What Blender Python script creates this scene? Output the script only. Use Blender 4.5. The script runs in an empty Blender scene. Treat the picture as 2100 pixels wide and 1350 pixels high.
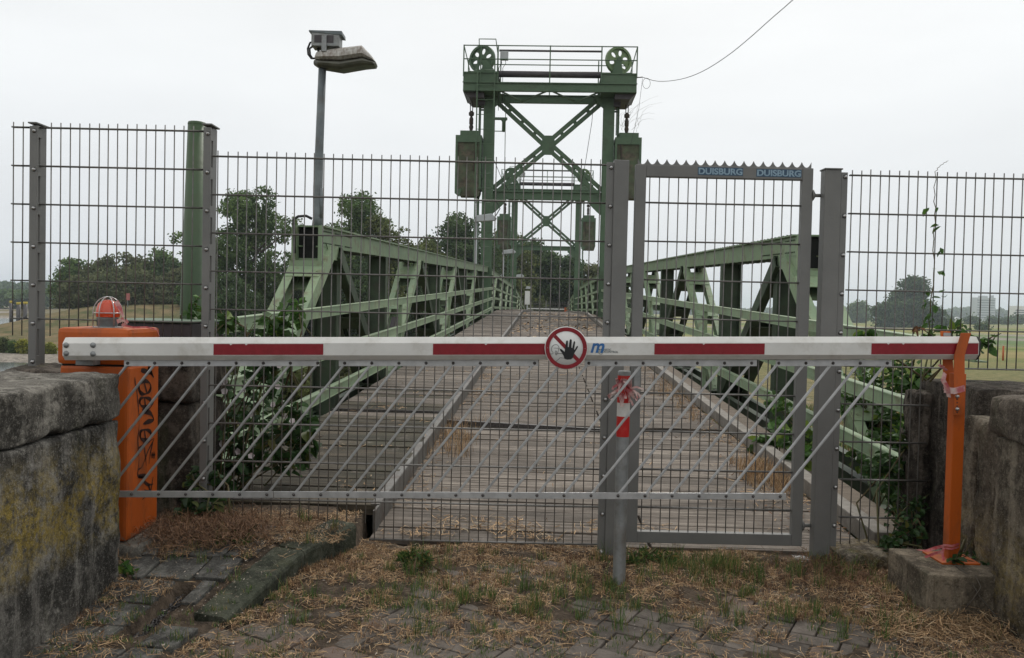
import bpy, bmesh, math, random
import numpy as np
from mathutils import Vector, Matrix, noise as mnoise

R = math.radians
rng = np.random.default_rng(7)
random.seed(11)
scene = bpy.context.scene
COL = scene.collection

# ------------------------------------------------------------------ camera
FPX = 1700.0
CAMZ = 1.3
PITCH = math.atan(43.0 / FPX)
ROLL = R(1.27)
_f = Vector((0, math.cos(PITCH), -math.sin(PITCH)))
_r0 = Vector((1, 0, 0)); _u0 = Vector((0, math.sin(PITCH), math.cos(PITCH)))
_r = _r0 * math.cos(ROLL) + _u0 * math.sin(ROLL)
_u = _u0 * math.cos(ROLL) - _r0 * math.sin(ROLL)
cam_d = bpy.data.cameras.new('camera')
cam = bpy.data.objects.new('camera', cam_d)
COL.objects.link(cam)
cam_d.sensor_width = 36; cam_d.lens = 36 * FPX / 2100
cam_d.clip_start = 0.05; cam_d.clip_end = 20000
cam.matrix_world = Matrix(((_r.x, _u.x, -_f.x, 0), (_r.y, _u.y, -_f.y, 0), (_r.z, _u.z, -_f.z, CAMZ), (0, 0, 0, 1)))
scene.camera = cam

# ------------------------------------------------------------------ sky, sun, exposure
world = bpy.data.worlds.new('World'); scene.world = world
world.use_nodes = True
nt = world.node_tree; nt.nodes.clear()
N = nt.nodes.new; L = nt.links.new
out = N('ShaderNodeOutputWorld')
sky = N('ShaderNodeTexSky'); sky.sky_type = 'NISHITA'; sky.sun_disc = False
sky.sun_elevation = R(48); sky.sun_rotation = R(12); sky.dust_density = 3; sky.ozone_density = 1
bg1 = N('ShaderNodeBackground'); bg1.inputs[1].default_value = 0.06
L(sky.outputs[0], bg1.inputs[0])
tc = N('ShaderNodeTexCoord'); sep = N('ShaderNodeSeparateXYZ'); L(tc.outputs['Generated'], sep.inputs[0])
ramp = N('ShaderNodeValToRGB'); L(sep.outputs[2], ramp.inputs[0])
cr = ramp.color_ramp
cr.elements[0].position = 0.0; cr.elements[0].color = (.70, .735, .775, 1)
cr.elements[1].position = 0.6; cr.elements[1].color = (.96, .965, .95, 1)
for p, c in ((.10, (.80, .825, .85, 1)), (.24, (.90, .92, .925, 1))):
    e = cr.elements.new(p); e.color = c
mp = N('ShaderNodeMapping'); mp.inputs['Scale'].default_value = (1.2, 1.2, 4.5); L(tc.outputs['Generated'], mp.inputs[0])
ns = N('ShaderNodeTexNoise'); ns.inputs['Scale'].default_value = 2.2; ns.inputs['Detail'].default_value = 6
L(mp.outputs[0], ns.inputs['Vector'])
mr = N('ShaderNodeMapRange'); mr.inputs[1].default_value = .3; mr.inputs[2].default_value = .7
mr.inputs[3].default_value = .935; mr.inputs[4].default_value = 1.02; L(ns.outputs[0], mr.inputs[0])
mul = N('ShaderNodeMix'); mul.data_type = 'RGBA'; mul.blend_type = 'MULTIPLY'; mul.inputs[0].default_value = 1
L(ramp.outputs[0], mul.inputs[6]); L(mr.outputs[0], mul.inputs[7])
bg2 = N('ShaderNodeBackground'); bg2.inputs[1].default_value = 1.13; L(mul.outputs[2], bg2.inputs[0])
mx = N('ShaderNodeMixShader'); mx.inputs[0].default_value = .90
L(bg1.outputs[0], mx.inputs[1]); L(bg2.outputs[0], mx.inputs[2]); L(mx.outputs[0], out.inputs[0])

sun_d = bpy.data.lights.new('sun', 'SUN'); sun_d.energy = 1.5; sun_d.angle = R(10); sun_d.color = (1, .955, .89)
sun = bpy.data.objects.new('sun', sun_d); COL.objects.link(sun)
_az, _el = R(12), R(48)     # towards the light: slightly right of straight ahead
_sd = Vector((math.sin(_az) * math.cos(_el), math.cos(_az) * math.cos(_el), math.sin(_el)))
sun.rotation_euler = _sd.to_track_quat('Z', 'Y').to_euler()

scene.view_settings.view_transform = 'Standard'
scene.view_settings.look = 'None'
scene.view_settings.exposure = 0.0
scene.view_settings.gamma = 1
scene.view_settings.use_curve_mapping = False
scene.render.engine = 'CYCLES'
cy = scene.cycles
cy.use_denoising = True
cy.max_bounces = 5; cy.diffuse_bounces = 3; cy.glossy_bounces = 2; cy.transmission_bounces = 3
cy.transparent_max_bounces = 8; cy.volume_bounces = 1
cy.use_adaptive_sampling = True

# ------------------------------------------------------------------ helpers
def at(px, py, Y):
    """world point at depth Y that a photograph pixel (2100 x 1350) looks at"""
    d = _f + _r * ((px - 1050) / FPX) - _u * ((py - 675) / FPX)
    return Vector((0, 0, CAMZ)) + d * (Y / d.y)

HEAD = math.atan(65 / FPX)
_e = Vector((math.cos(HEAD), -math.sin(HEAD), 0)); _d = Vector((math.sin(HEAD), math.cos(HEAD), 0))
def B(u, v, z=0):
    """bridge frame: u across, v along"""
    p = _e * u + _d * v
    return Vector((p.x, p.y, z))
def zd(v):
    if v < 36: return .03 + .0335 * (v - 4.4)
    if v < 67: return 1.088
    return 1.088 - .0335 * (v - 67)
UC = .12

def link(o, parent=None):
    COL.objects.link(o)
    if parent is not None: o.parent = parent
    return o
def meshobj(name, me, mat, parent=None, kind=None):
    o = bpy.data.objects.new(name, me)
    if mat is not None and not me.materials: me.materials.append(mat)
    link(o, parent)
    if kind: o['kind'] = kind
    return o
def thing(name, label, cat, loc=(0, 0, 0), rz=0, group=None):
    o = bpy.data.objects.new(name, None); COL.objects.link(o)
    o.location = loc; o.rotation_euler = (0, 0, rz); o.empty_display_size = .1
    o['label'] = label; o['category'] = cat
    if group: o['group'] = group
    return o
def tag(o, label, cat, group=None):
    o['label'] = label; o['category'] = cat
    if group: o['group'] = group
    return o
def rel(o, parent):
    """geometry was written in world coordinates: parent without moving it"""
    o.parent = parent
    o.matrix_parent_inverse = parent_matrix(parent).inverted()
    return o
def parent_matrix(p):
    m = Matrix.LocRotScale(p.location, p.rotation_euler, p.scale)
    if p.parent: return parent_matrix(p.parent) @ p.matrix_parent_inverse @ m
    return m
def copy_tree(o, parent=None):
    c = o.copy(); COL.objects.link(c); c.parent = parent
    c.matrix_parent_inverse = o.matrix_parent_inverse.copy()
    for ch in list(o.children): copy_tree(ch, c)
    return c

class MB:
    def __init__(s): s.v = []; s.f = []; s.sm = []
    def add(s, vs, fs, smooth=False):
        b = len(s.v); s.v.extend([tuple(p) for p in vs])
        for f in fs: s.f.append([b + i for i in f]); s.sm.append(smooth)
        return s
    def box(s, a, b):
        (x0, y0, z0), (x1, y1, z1) = a, b
        if x0 > x1: x0, x1 = x1, x0
        if y0 > y1: y0, y1 = y1, y0
        if z0 > z1: z0, z1 = z1, z0
        vs = [(x0,y0,z0),(x1,y0,z0),(x1,y1,z0),(x0,y1,z0),(x0,y0,z1),(x1,y0,z1),(x1,y1,z1),(x0,y1,z1)]
        return s.add(vs, [(0,3,2,1),(4,5,6,7),(0,1,5,4),(1,2,6,5),(2,3,7,6),(3,0,4,7)])
    def beam(s, p0, p1, w, h, up=(0, 0, 1), off=(0, 0)):
        """box along p0-p1, w across (perpendicular to up), h along up"""
        p0 = Vector(p0); p1 = Vector(p1); d = (p1 - p0).normalized(); up = Vector(up)
        a = d.cross(up).normalized(); c = a.cross(d).normalized()
        p0 = p0 + a * off[0] + c * off[1]; p1 = p1 + a * off[0] + c * off[1]
        vs = []
        for p in (p0, p1):
            for sx, sz in ((-1,-1),(1,-1),(1,1),(-1,1)): vs.append(p + a * (sx * w / 2) + c * (sz * h / 2))
        return s.add(vs, [(0,1,2,3),(7,6,5,4),(0,4,5,1),(1,5,6,2),(2,6,7,3),(3,7,4,0)])
    def ibeam(s, p0, p1, w, h, t=.02, up=(0, 0, 1)):
        s.beam(p0, p1, t, h - 2 * t, up)
        s.beam(p0, p1, w, t, up, (0, h / 2 - t / 2)); s.beam(p0, p1, w, t, up, (0, -h / 2 + t / 2)); return s
    def tube(s, pts, r, n=8, cap=True, closed=False):
        pts = [Vector(p) for p in pts]; k = len(pts); vs = []
        rr = r if isinstance(r, (list, tuple)) else [r] * k
        prev = None
        for i, p in enumerate(pts):
            if closed: t = pts[(i + 1) % k] - pts[i - 1]
            else: t = pts[min(i + 1, k - 1)] - pts[max(i - 1, 0)]
            t.normalize()
            if prev is None:
                ref = Vector((0, 0, 1)) if abs(t.z) < .9 else Vector((1, 0, 0))
                a = t.cross(ref).normalized()
            else: a = (prev - t * prev.dot(t)).normalized()
            prev = a; b = t.cross(a)
            for j in range(n):
                an = 2 * math.pi * j / n
                vs.append(p + (a * math.cos(an) + b * math.sin(an)) * rr[i])
        fs = []
        for i in range(k if closed else k - 1):
            i2 = (i + 1) % k
            for j in range(n): fs.append((i*n+j, i*n+(j+1)%n, i2*n+(j+1)%n, i2*n+j))
        s.add(vs, fs, n > 4)
        if cap and not closed:
            b = len(s.v) - len(vs)
            s.f.append([b + j for j in range(n)][::-1]); s.sm.append(False)
            s.f.append([b + (k-1)*n + j for j in range(n)]); s.sm.append(False)
        return s
    def cyl(s, p0, p1, r, n=12): return s.tube([p0, p1], r, n)
    def prism(s, pts, ext):
        """polygon (list of 3D) extruded by vector ext"""
        ext = Vector(ext); n = len(pts)
        vs = [Vector(p) for p in pts] + [Vector(p) + ext for p in pts]
        fs = [list(range(n)), list(range(2*n-1, n-1, -1))]
        for i in range(n): fs.append((i, (i+1) % n + 0, (i+1) % n + n, i + n)[::-1])
        return s.add(vs, fs)
    def lathe(s, c, prof, n=20, axis='Z'):
        vs = []; fs = []
        c = Vector(c)
        for (r, h) in prof:
            for j in range(n):
                a = 2*math.pi*j/n
                q = (r*math.cos(a), r*math.sin(a), h)
                if axis == 'Y': q = (q[0], q[2], q[1])
                if axis == 'X': q = (q[2], q[0], q[1])
                vs.append(c + Vector(q))
        for i in range(len(prof)-1):
            for j in range(n): fs.append((i*n+j, i*n+(j+1)%n, (i+1)*n+(j+1)%n, (i+1)*n+j))
        return s.add(vs, fs, True)
    def mesh(s, name, bevel=0, recalc=True):
        me = bpy.data.meshes.new(name); me.from_pydata(s.v, [], s.f)
        me.polygons.foreach_set('use_smooth', s.sm)
        if recalc or bevel:
            bm = bmesh.new(); bm.from_mesh(me)
            bmesh.ops.recalc_face_normals(bm, faces=bm.faces[:])
            if bevel:
                es = [e for e in bm.edges if len(e.link_faces) == 2 and e.calc_face_angle(0) > .6]
                bmesh.ops.bevel(bm, geom=es, offset=bevel, segments=2, profile=.6, affect='EDGES', clamp_overlap=True)
            bm.to_mesh(me); bm.free()
        me.update(); return me
    def build(s, name, mat, parent=None, bevel=0, kind=None, world=False, recalc=True):
        o = meshobj(name, s.mesh(name, bevel, recalc), mat, None if world else parent, kind)
        if world and parent is not None: rel(o, parent)
        return o

def np_mesh(name, V, F, smooth=False):
    me = bpy.data.meshes.new(name)
    V = np.asarray(V, dtype=np.float32); F = np.asarray(F, dtype=np.int32)
    k = F.shape[1]
    me.vertices.add(len(V)); me.vertices.foreach_set('co', V.ravel())
    me.loops.add(F.size); me.loops.foreach_set('vertex_index', F.ravel())
    me.polygons.add(len(F)); me.polygons.foreach_set('loop_start', np.arange(0, F.size, k, dtype=np.int32))
    me.polygons.foreach_set('use_smooth', np.full(len(F), smooth, dtype=bool))
    me.update(calc_edges=True); me.validate(); return me

def rough_box(a, b, cuts=20, rad=.03, amp=.012, nscale=6, seed=0, chip=0.0):
    a = Vector(a); b = Vector(b); bm = bmesh.new()
    bmesh.ops.create_cube(bm, size=1)
    bmesh.ops.subdivide_edges(bm, edges=bm.edges[:], cuts=cuts, use_grid_fill=True)
    c = (a + b) / 2; sz = b - a; so = Vector((seed * 7.3, seed * 3.1, seed * 5.7))
    for v in bm.verts:
        p = Vector((v.co.x * sz.x, v.co.y * sz.y, v.co.z * sz.z)) + c
        n1 = mnoise.noise(p * nscale * .5 + so)
        rr = rad * (1 + chip * max(0, n1 * 2.5))
        rr = min(rr, sz.x * .45, sz.y * .45, sz.z * .45)
        q = Vector([min(max(p[i], a[i] + rr), b[i] - rr) for i in range(3)])
        d = p - q
        if d.length > 1e-6: p = q + d.normalized() * rr
        nv = mnoise.noise_vector(p * nscale + so) * amp + mnoise.noise_vector(p * nscale * 4 + so) * amp * .35
        v.co = p + nv
    me = bpy.data.meshes.new('block'); bm.to_mesh(me); bm.free()
    me.polygons.foreach_set('use_smooth', [True] * len(me.polygons)); return me

# ------------------------------------------------------------------ materials
def newmat(name):
    m = bpy.data.materials.new(name); m.use_nodes = True
    t = m.node_tree; b = t.nodes['Principled BSDF']
    return m, t, b
def mk(name, c1, c2=None, scale=8, detail=5, rough=.7, bump=0, bscale=40, metal=0, rnd=0, stretch=(1, 1, 1), c3=None, spec=.4,
       dirt=None, dscale=3, damt=.5, coords='pos', isl=0, transl=0, hue=None):
    m, t, b = newmat(name); n = t.nodes.new; l = t.links.new
    b.inputs['Roughness'].default_value = rough; b.inputs['Metallic'].default_value = metal
    b.inputs['Specular IOR Level'].default_value = spec
    if coords == 'pos': g = n('ShaderNodeNewGeometry').outputs['Position']
    else: g = n('ShaderNodeTexCoord').outputs['Object']
    mp = n('ShaderNodeMapping'); mp.inputs['Scale'].default_value = stretch; l(g, mp.inputs[0])
    vec = mp.outputs[0]
    if rnd:
        oi = n('ShaderNodeObjectInfo'); va = n('ShaderNodeVectorMath'); va.operation = 'ADD'
        cm = n('ShaderNodeMath'); cm.operation = 'MULTIPLY'; cm.inputs[1].default_value = 37; l(oi.outputs['Random'], cm.inputs[0])
        l(vec, va.inputs[0]); l(cm.outputs[0], va.inputs[1]); vec = va.outputs[0]
    col = None
    if c2 is None: c2 = tuple(x * .8 for x in c1)
    ns = n('ShaderNodeTexNoise'); ns.inputs['Scale'].default_value = scale; ns.inputs['Detail'].default_value = detail
    ns.inputs['Roughness'].default_value = .62; l(vec, ns.inputs['Vector'])
    rp = n('ShaderNodeValToRGB'); l(ns.outputs[0], rp.inputs[0])
    rp.color_ramp.elements[0].position = .36; rp.color_ramp.elements[1].position = .64
    rp.color_ramp.elements[0].color = (*c2, 1); rp.color_ramp.elements[1].color = (*c1, 1)
    if c3: e = rp.color_ramp.elements.new(.74); e.color = (*c3, 1)
    col = rp.outputs[0]
    if dirt:
        d2 = n('ShaderNodeTexNoise'); d2.inputs['Scale'].default_value = dscale; d2.inputs['Detail'].default_value = 7
        d2.inputs['Roughness'].default_value = .7; l(vec, d2.inputs['Vector'])
        r2 = n('ShaderNodeMapRange'); r2.inputs[1].default_value = .5; r2.inputs[2].default_value = .68
        r2.inputs[3].default_value = 0; r2.inputs[4].default_value = damt; l(d2.outputs[0], r2.inputs[0])
        mx = n('ShaderNodeMix'); mx.data_type = 'RGBA'; l(r2.outputs[0], mx.inputs[0]); l(col, mx.inputs[6])
        mx.inputs[7].default_value = (*dirt, 1); col = mx.outputs[2]
    if rnd or isl:
        src = n('ShaderNodeNewGeometry').outputs['Random Per Island'] if isl else oi.outputs['Random']
        amt = isl or rnd
        m2 = n('ShaderNodeMapRange'); m2.inputs[3].default_value = 1 - amt; m2.inputs[4].default_value = 1 + amt; l(src, m2.inputs[0])
        mm = n('ShaderNodeMix'); mm.data_type = 'RGBA'; mm.blend_type = 'MULTIPLY'; mm.inputs[0].default_value = 1
        l(col, mm.inputs[6]); l(m2.outputs[0], mm.inputs[7]); col = mm.outputs[2]
        if hue:
            m3 = n('ShaderNodeMath'); m3.operation = 'MULTIPLY'; m3.inputs[1].default_value = 17.3; l(src, m3.inputs[0])
            m4 = n('ShaderNodeMath'); m4.operation = 'FRACT'; l(m3.outputs[0], m4.inputs[0])
            m5 = n('ShaderNodeMapRange'); m5.inputs[1].default_value = hue[1]; m5.inputs[2].default_value = hue[1] + .15; l(m4.outputs[0], m5.inputs[0])
            m6 = n('ShaderNodeMix'); m6.data_type = 'RGBA'; l(m5.outputs[0], m6.inputs[0]); l(col, m6.inputs[6]); m6.inputs[7].default_value = (*hue[0], 1)
            col = m6.outputs[2]
    l(col, b.inputs['Base Color'])
    if bump:
        bn = n('ShaderNodeTexNoise'); bn.inputs['Scale'].default_value = bscale; bn.inputs['Detail'].default_value = 6
        l(vec, bn.inputs['Vector'])
        bp = n('ShaderNodeBump'); bp.inputs['Strength'].default_value = bump; bp.inputs['Distance'].default_value = .02
        l(bn.outputs[0], bp.inputs['Height']); l(bp.outputs[0], b.inputs['Normal'])
    if transl:
        tr = n('ShaderNodeBsdfTranslucent'); l(col, tr.inputs[0]); ms = n('ShaderNodeMixShader'); ms.inputs[0].default_value = transl
        l(b.outputs[0], ms.inputs[1]); l(tr.outputs[0], ms.inputs[2]); l(ms.outputs[0], t.nodes['Material Output'].inputs[0])
    return m

Mt = {}
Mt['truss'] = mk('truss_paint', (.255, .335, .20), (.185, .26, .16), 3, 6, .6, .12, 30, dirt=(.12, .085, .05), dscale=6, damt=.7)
Mt['truss_shade'] = mk('truss_paint_shaded', (.052, .080, .042), (.030, .045, .027), 3, 6, .65, .12, 30, dirt=(.045, .035, .028), dscale=5, damt=.7)  # truss paint darkened, shade of undersides and interior put into the colour
Mt['chord'] = mk('chord_paint_shaded', (.20, .275, .155), (.145, .21, .12), 3, 6, .6, .12, 30, dirt=(.11, .07, .04), dscale=6, damt=.7)  # truss paint a step darker, shading of the chord sides painted in
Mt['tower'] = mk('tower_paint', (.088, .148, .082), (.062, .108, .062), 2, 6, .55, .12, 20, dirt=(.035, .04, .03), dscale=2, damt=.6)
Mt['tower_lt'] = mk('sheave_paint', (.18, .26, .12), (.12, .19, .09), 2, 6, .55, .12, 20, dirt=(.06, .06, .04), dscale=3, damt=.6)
Mt['greypost'] = mk('grey_powder_coat', (.166, .165, .157), (.142, .141, .135), 5, 5, .5, .05, 120, spec=.4)
Mt['wire'] = mk('galvanised_wire', (.17, .16, .15), (.12, .115, .105), 40, 3, .45, 0, metal=.3)
Mt['alu'] = mk('brushed_aluminium', (.54, .54, .54), (.42, .42, .42), 14, 4, .38, .03, 90, metal=.55)
Mt['galv'] = mk('galvanised_steel', (.30, .31, .31), (.22, .23, .23), 18, 4, .5, .05, 60, metal=.35, dirt=(.14, .11, .08), dscale=6, damt=.5)
Mt['galv_dark'] = mk('weathered_lamp_steel', (.19, .215, .22), (.12, .14, .15), 4, 5, .55, .05, 60, metal=.25, dirt=(.10, .09, .075), dscale=6, damt=.5)
Mt['steel'] = mk('bolt_steel', (.5, .5, .5), (.35, .34, .33), 60, 2, .35, metal=.8)
Mt['rivet'] = mk('dark_rivet_steel', (.12, .11, .11), (.07, .065, .06), 60, 2, .4, metal=.7)
Mt['white'] = mk('white_arm_paint', (.66, .65, .62), (.60, .59, .56), 6, 5, .35, .02, 60, dirt=(.36, .33, .27), dscale=7, damt=.5)
Mt['red'] = mk('red_reflective_tape', (.235, .008, .016), (.20, .006, .012), 30, 3, .4, dirt=(.3, .09, .09), dscale=40, damt=.1)
Mt['bred'] = mk('red_bollard_tape', (.50, .018, .014), (.42, .012, .012), 30, 3, .4, dirt=(.3, .12, .1), dscale=30, damt=.25)
Mt['orange'] = mk('orange_paint', (.50, .100, .008), (.38, .074, .008), 3, 7, .5, .06, 40, dirt=(.15, .05, .018), dscale=7, damt=.75, stretch=(1, 1, .35))
Mt['orange_shade'] = Mt['orange']
Mt['black'] = mk('black_print', (.012, .013, .014), (.009, .009, .01), 10, 2, .5)
Mt['marker'] = mk('dark_marker_ink', (.03, .012, .01), (.055, .02, .012), 30, 3, .6)
Mt['signwhite'] = mk('white_sign_face', (.70, .70, .68), (.66, .66, .64), 8, 3, .35)
Mt['blue'] = mk('blue_print', (.03, .14, .36), (.025, .11, .30), 20, 3, .45)
Mt['paleblue'] = mk('pale_sticker_print', (.27, .38, .46), (.18, .28, .36), 50, 3, .5)
Mt['navy'] = mk('dark_blue_sticker', (.04, .09, .15), (.03, .06, .10), 50, 3, .5)
Mt['redlens'] = mk('red_beacon_lens', (.56, .055, .010), (.46, .04, .008), 10, 3, .18, spec=.7)
Mt['tape'] = mk('faded_barrier_tape', (.60, .50, .46), (.42, .10, .11), 22, 2, .5, isl=.15, transl=.25)
Mt['tape_red'] = mk('red_barrier_tape', (.50, .08, .09), (.55, .22, .22), 40, 2, .5, transl=.2)
Mt['tape_white'] = mk('white_barrier_tape', (.62, .58, .56), (.5, .42, .42), 40, 2, .5, transl=.25)
Mt['rubber'] = mk('black_rubber', (.02, .02, .02), (.03, .03, .03), 10, 2, .6)
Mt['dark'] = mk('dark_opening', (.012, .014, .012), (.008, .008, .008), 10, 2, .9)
Mt['shaft'] = mk('purple_grey_shaft', (.07, .06, .065), (.05, .043, .047), 4, 4, .5)
Mt['chain'] = mk('rusty_dark_chain', (.035, .03, .026), (.055, .035, .022), 8, 4, .7, .2, 30)
Mt['cwt'] = mk('stained_counterweight', (.085, .115, .065), (.06, .05, .038), 2.6, 8, .85, .4, 8, dirt=(.15, .11, .085), dscale=4, damt=.7, coords='obj')
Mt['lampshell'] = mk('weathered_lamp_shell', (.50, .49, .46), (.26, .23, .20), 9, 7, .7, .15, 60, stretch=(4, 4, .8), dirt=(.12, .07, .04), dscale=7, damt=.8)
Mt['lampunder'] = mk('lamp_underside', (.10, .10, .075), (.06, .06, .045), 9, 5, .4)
Mt['lightgrey'] = mk('light_grey_enamel', (.42, .44, .45), (.36, .38, .39), 4, 4, .5)
Mt['kerbsteel'] = mk('pale_grey_beam', (.23, .21, .185), (.15, .135, .115), 6, 7, .7, .2, 60, dirt=(.10, .075, .055), dscale=9, damt=.6)
Mt['stepsteel'] = mk('step_edge_steel', (.14, .138, .13), (.085, .078, .07), 6, 7, .6, .2, 60, dirt=(.07, .042, .028), dscale=7, damt=.8)
Mt['leaf'] = mk('green_leaves', (.075, .16, .03), (.035, .085, .02), 30, 3, .5, isl=.4, transl=.3, hue=((.17, .24, .04), .8))
Mt['leaf_dk'] = mk('dark_green_leaves', (.045, .10, .025), (.02, .05, .015), 30, 3, .5, isl=.4, transl=.3, hue=((.14, .13, .03), .88))
Mt['leaf_dry'] = mk('dry_brown_leaves', (.20, .10, .045), (.10, .05, .025), 30, 3, .8, isl=.4, transl=.15)
Mt['petal'] = mk('white_petals', (.72, .68, .68), (.6, .5, .52), 30, 3, .6, transl=.3)
Mt['stem'] = mk('plant_stems', (.09, .10, .04), (.10, .06, .03), 12, 3, .8)
Mt['bark'] = mk('bark', (.09, .075, .058), (.05, .04, .032), 3, 5, .9, .4, 8, stretch=(1, 1, .3))
Mt['straw'] = mk('dry_straw', (.45, .305, .165), (.24, .14, .07), 30, 3, .8, isl=.6, hue=((.44, .36, .24), .84))
Mt['straw_dk'] = mk('dry_rusty_grass', (.19, .105, .055), (.11, .06, .035), 30, 3, .85, isl=.5)
Mt['grass'] = mk('green_grass', (.10, .165, .04), (.055, .10, .028), 20, 3, .7, isl=.4, transl=.2, hue=((.30, .22, .08), .74))
Mt['flake'] = mk('pale_seed_litter', (.42, .38, .33), (.16, .10, .06), 60, 3, .8, isl=.5)
Mt['water'] = mk('harbour_water', (.10, .115, .11), (.08, .095, .09), .3, 3, .12, .12, 1.2, spec=.5)
Mt['cloth'] = mk('orange_windsock', (.8, .25, .05), (.75, .5, .3), 3, 2, .7)
Mt['teal'] = mk('teal_roof', (.03, .24, .16), (.03, .18, .13), 2, 2, .5)
Mt['signred'] = mk('faded_red_board', (.42, .14, .13), (.36, .12, .11), 2, 2, .6)
# ------------------------------------------------------------------ special materials
def wood_mat(name, a, b2, moss, mossamt):
    m, t, b = newmat(name); n = t.nodes.new; l = t.links.new
    b.inputs['Roughness'].default_value = .85; b.inputs['Specular IOR Level'].default_value = .25
    tcx = n('ShaderNodeTexCoord'); oi = n('ShaderNodeObjectInfo')
    cm = n('ShaderNodeMath'); cm.operation = 'MULTIPLY'; cm.inputs[1].default_value = 53; l(oi.outputs['Random'], cm.inputs[0])
    va = n('ShaderNodeVectorMath'); va.operation = 'ADD'; l(tcx.outputs['Object'], va.inputs[0]); l(cm.outputs[0], va.inputs[1])
    mp = n('ShaderNodeMapping'); mp.inputs['Scale'].default_value = (1.6, 34, 34); l(va.outputs[0], mp.inputs[0])
    g = n('ShaderNodeTexNoise'); g.inputs['Scale'].default_value = 1.3; g.inputs['Detail'].default_value = 8; g.inputs['Roughness'].default_value = .7
    l(mp.outputs[0], g.inputs['Vector'])
    rp = n('ShaderNodeValToRGB'); l(g.outputs[0], rp.inputs[0]); e = rp.color_ramp.elements
    e[0].position = .36; e[0].color = (*[x * .12 for x in b2], 1); e[1].position = .70; e[1].color = (*a, 1)
    x = e = rp.color_ramp.elements.new(.47); x.color = (*b2, 1)
    # large stains / moss from world position
    ge = n('ShaderNodeNewGeometry'); w = n('ShaderNodeTexNoise'); w.inputs['Scale'].default_value = 1.5; w.inputs['Detail'].default_value = 7
    w.inputs['Roughness'].default_value = .7; l(ge.outputs['Position'], w.inputs['Vector'])
    mr = n('ShaderNodeMapRange'); mr.inputs[1].default_value = .44; mr.inputs[2].default_value = .66; mr.inputs[4].default_value = mossamt; l(w.outputs[0], mr.inputs[0])
    mx = n('ShaderNodeMix'); mx.data_type = 'RGBA'; l(mr.outputs[0], mx.inputs[0]); l(rp.outputs[0], mx.inputs[6]); mx.inputs[7].default_value = (*moss, 1)
    w2 = n('ShaderNodeTexNoise'); w2.inputs['Scale'].default_value = 5; w2.inputs['Detail'].default_value = 8; w2.inputs['Roughness'].default_value = .75
    l(ge.outputs['Position'], w2.inputs['Vector'])
    mr2 = n('ShaderNodeMapRange'); mr2.inputs[1].default_value = .58; mr2.inputs[2].default_value = .70; mr2.inputs[4].default_value = .6; l(w2.outputs[0], mr2.inputs[0])
    mx2 = n('ShaderNodeMix'); mx2.data_type = 'RGBA'; l(mr2.outputs[0], mx2.inputs[0]); l(mx.outputs[2], mx2.inputs[6]); mx2.inputs[7].default_value = (.31, .27, .24, 1)
    br = n('ShaderNodeMapRange'); br.inputs[3].default_value = .72; br.inputs[4].default_value = 1.2; l(oi.outputs['Random'], br.inputs[0])
    mm = n('ShaderNodeMix'); mm.data_type = 'RGBA'; mm.blend_type = 'MULTIPLY'; mm.inputs[0].default_value = 1
    l(mx2.outputs[2], mm.inputs[6]); l(br.outputs[0], mm.inputs[7]); l(mm.outputs[2], b.inputs['Base Color'])
    bp = n('ShaderNodeBump'); bp.inputs['Strength'].default_value = .7; bp.inputs['Distance'].default_value = .012
    l(g.outputs[0], bp.inputs['Height']); l(bp.outputs[0], b.inputs['Normal'])
    return m
Mt['plank'] = wood_mat('weathered_planks', (.325, .285, .245), (.145, .121, .10), (.072, .06, .05), .6)
Mt['plank_moss'] = wood_mat('mossy_planks', (.125, .10, .07), (.055, .046, .033), (.033, .035, .02), .7)
Mt['timber'] = wood_mat('brown_timber', (.20, .16, .125), (.135, .108, .085), (.10, .085, .062), .5)

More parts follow.
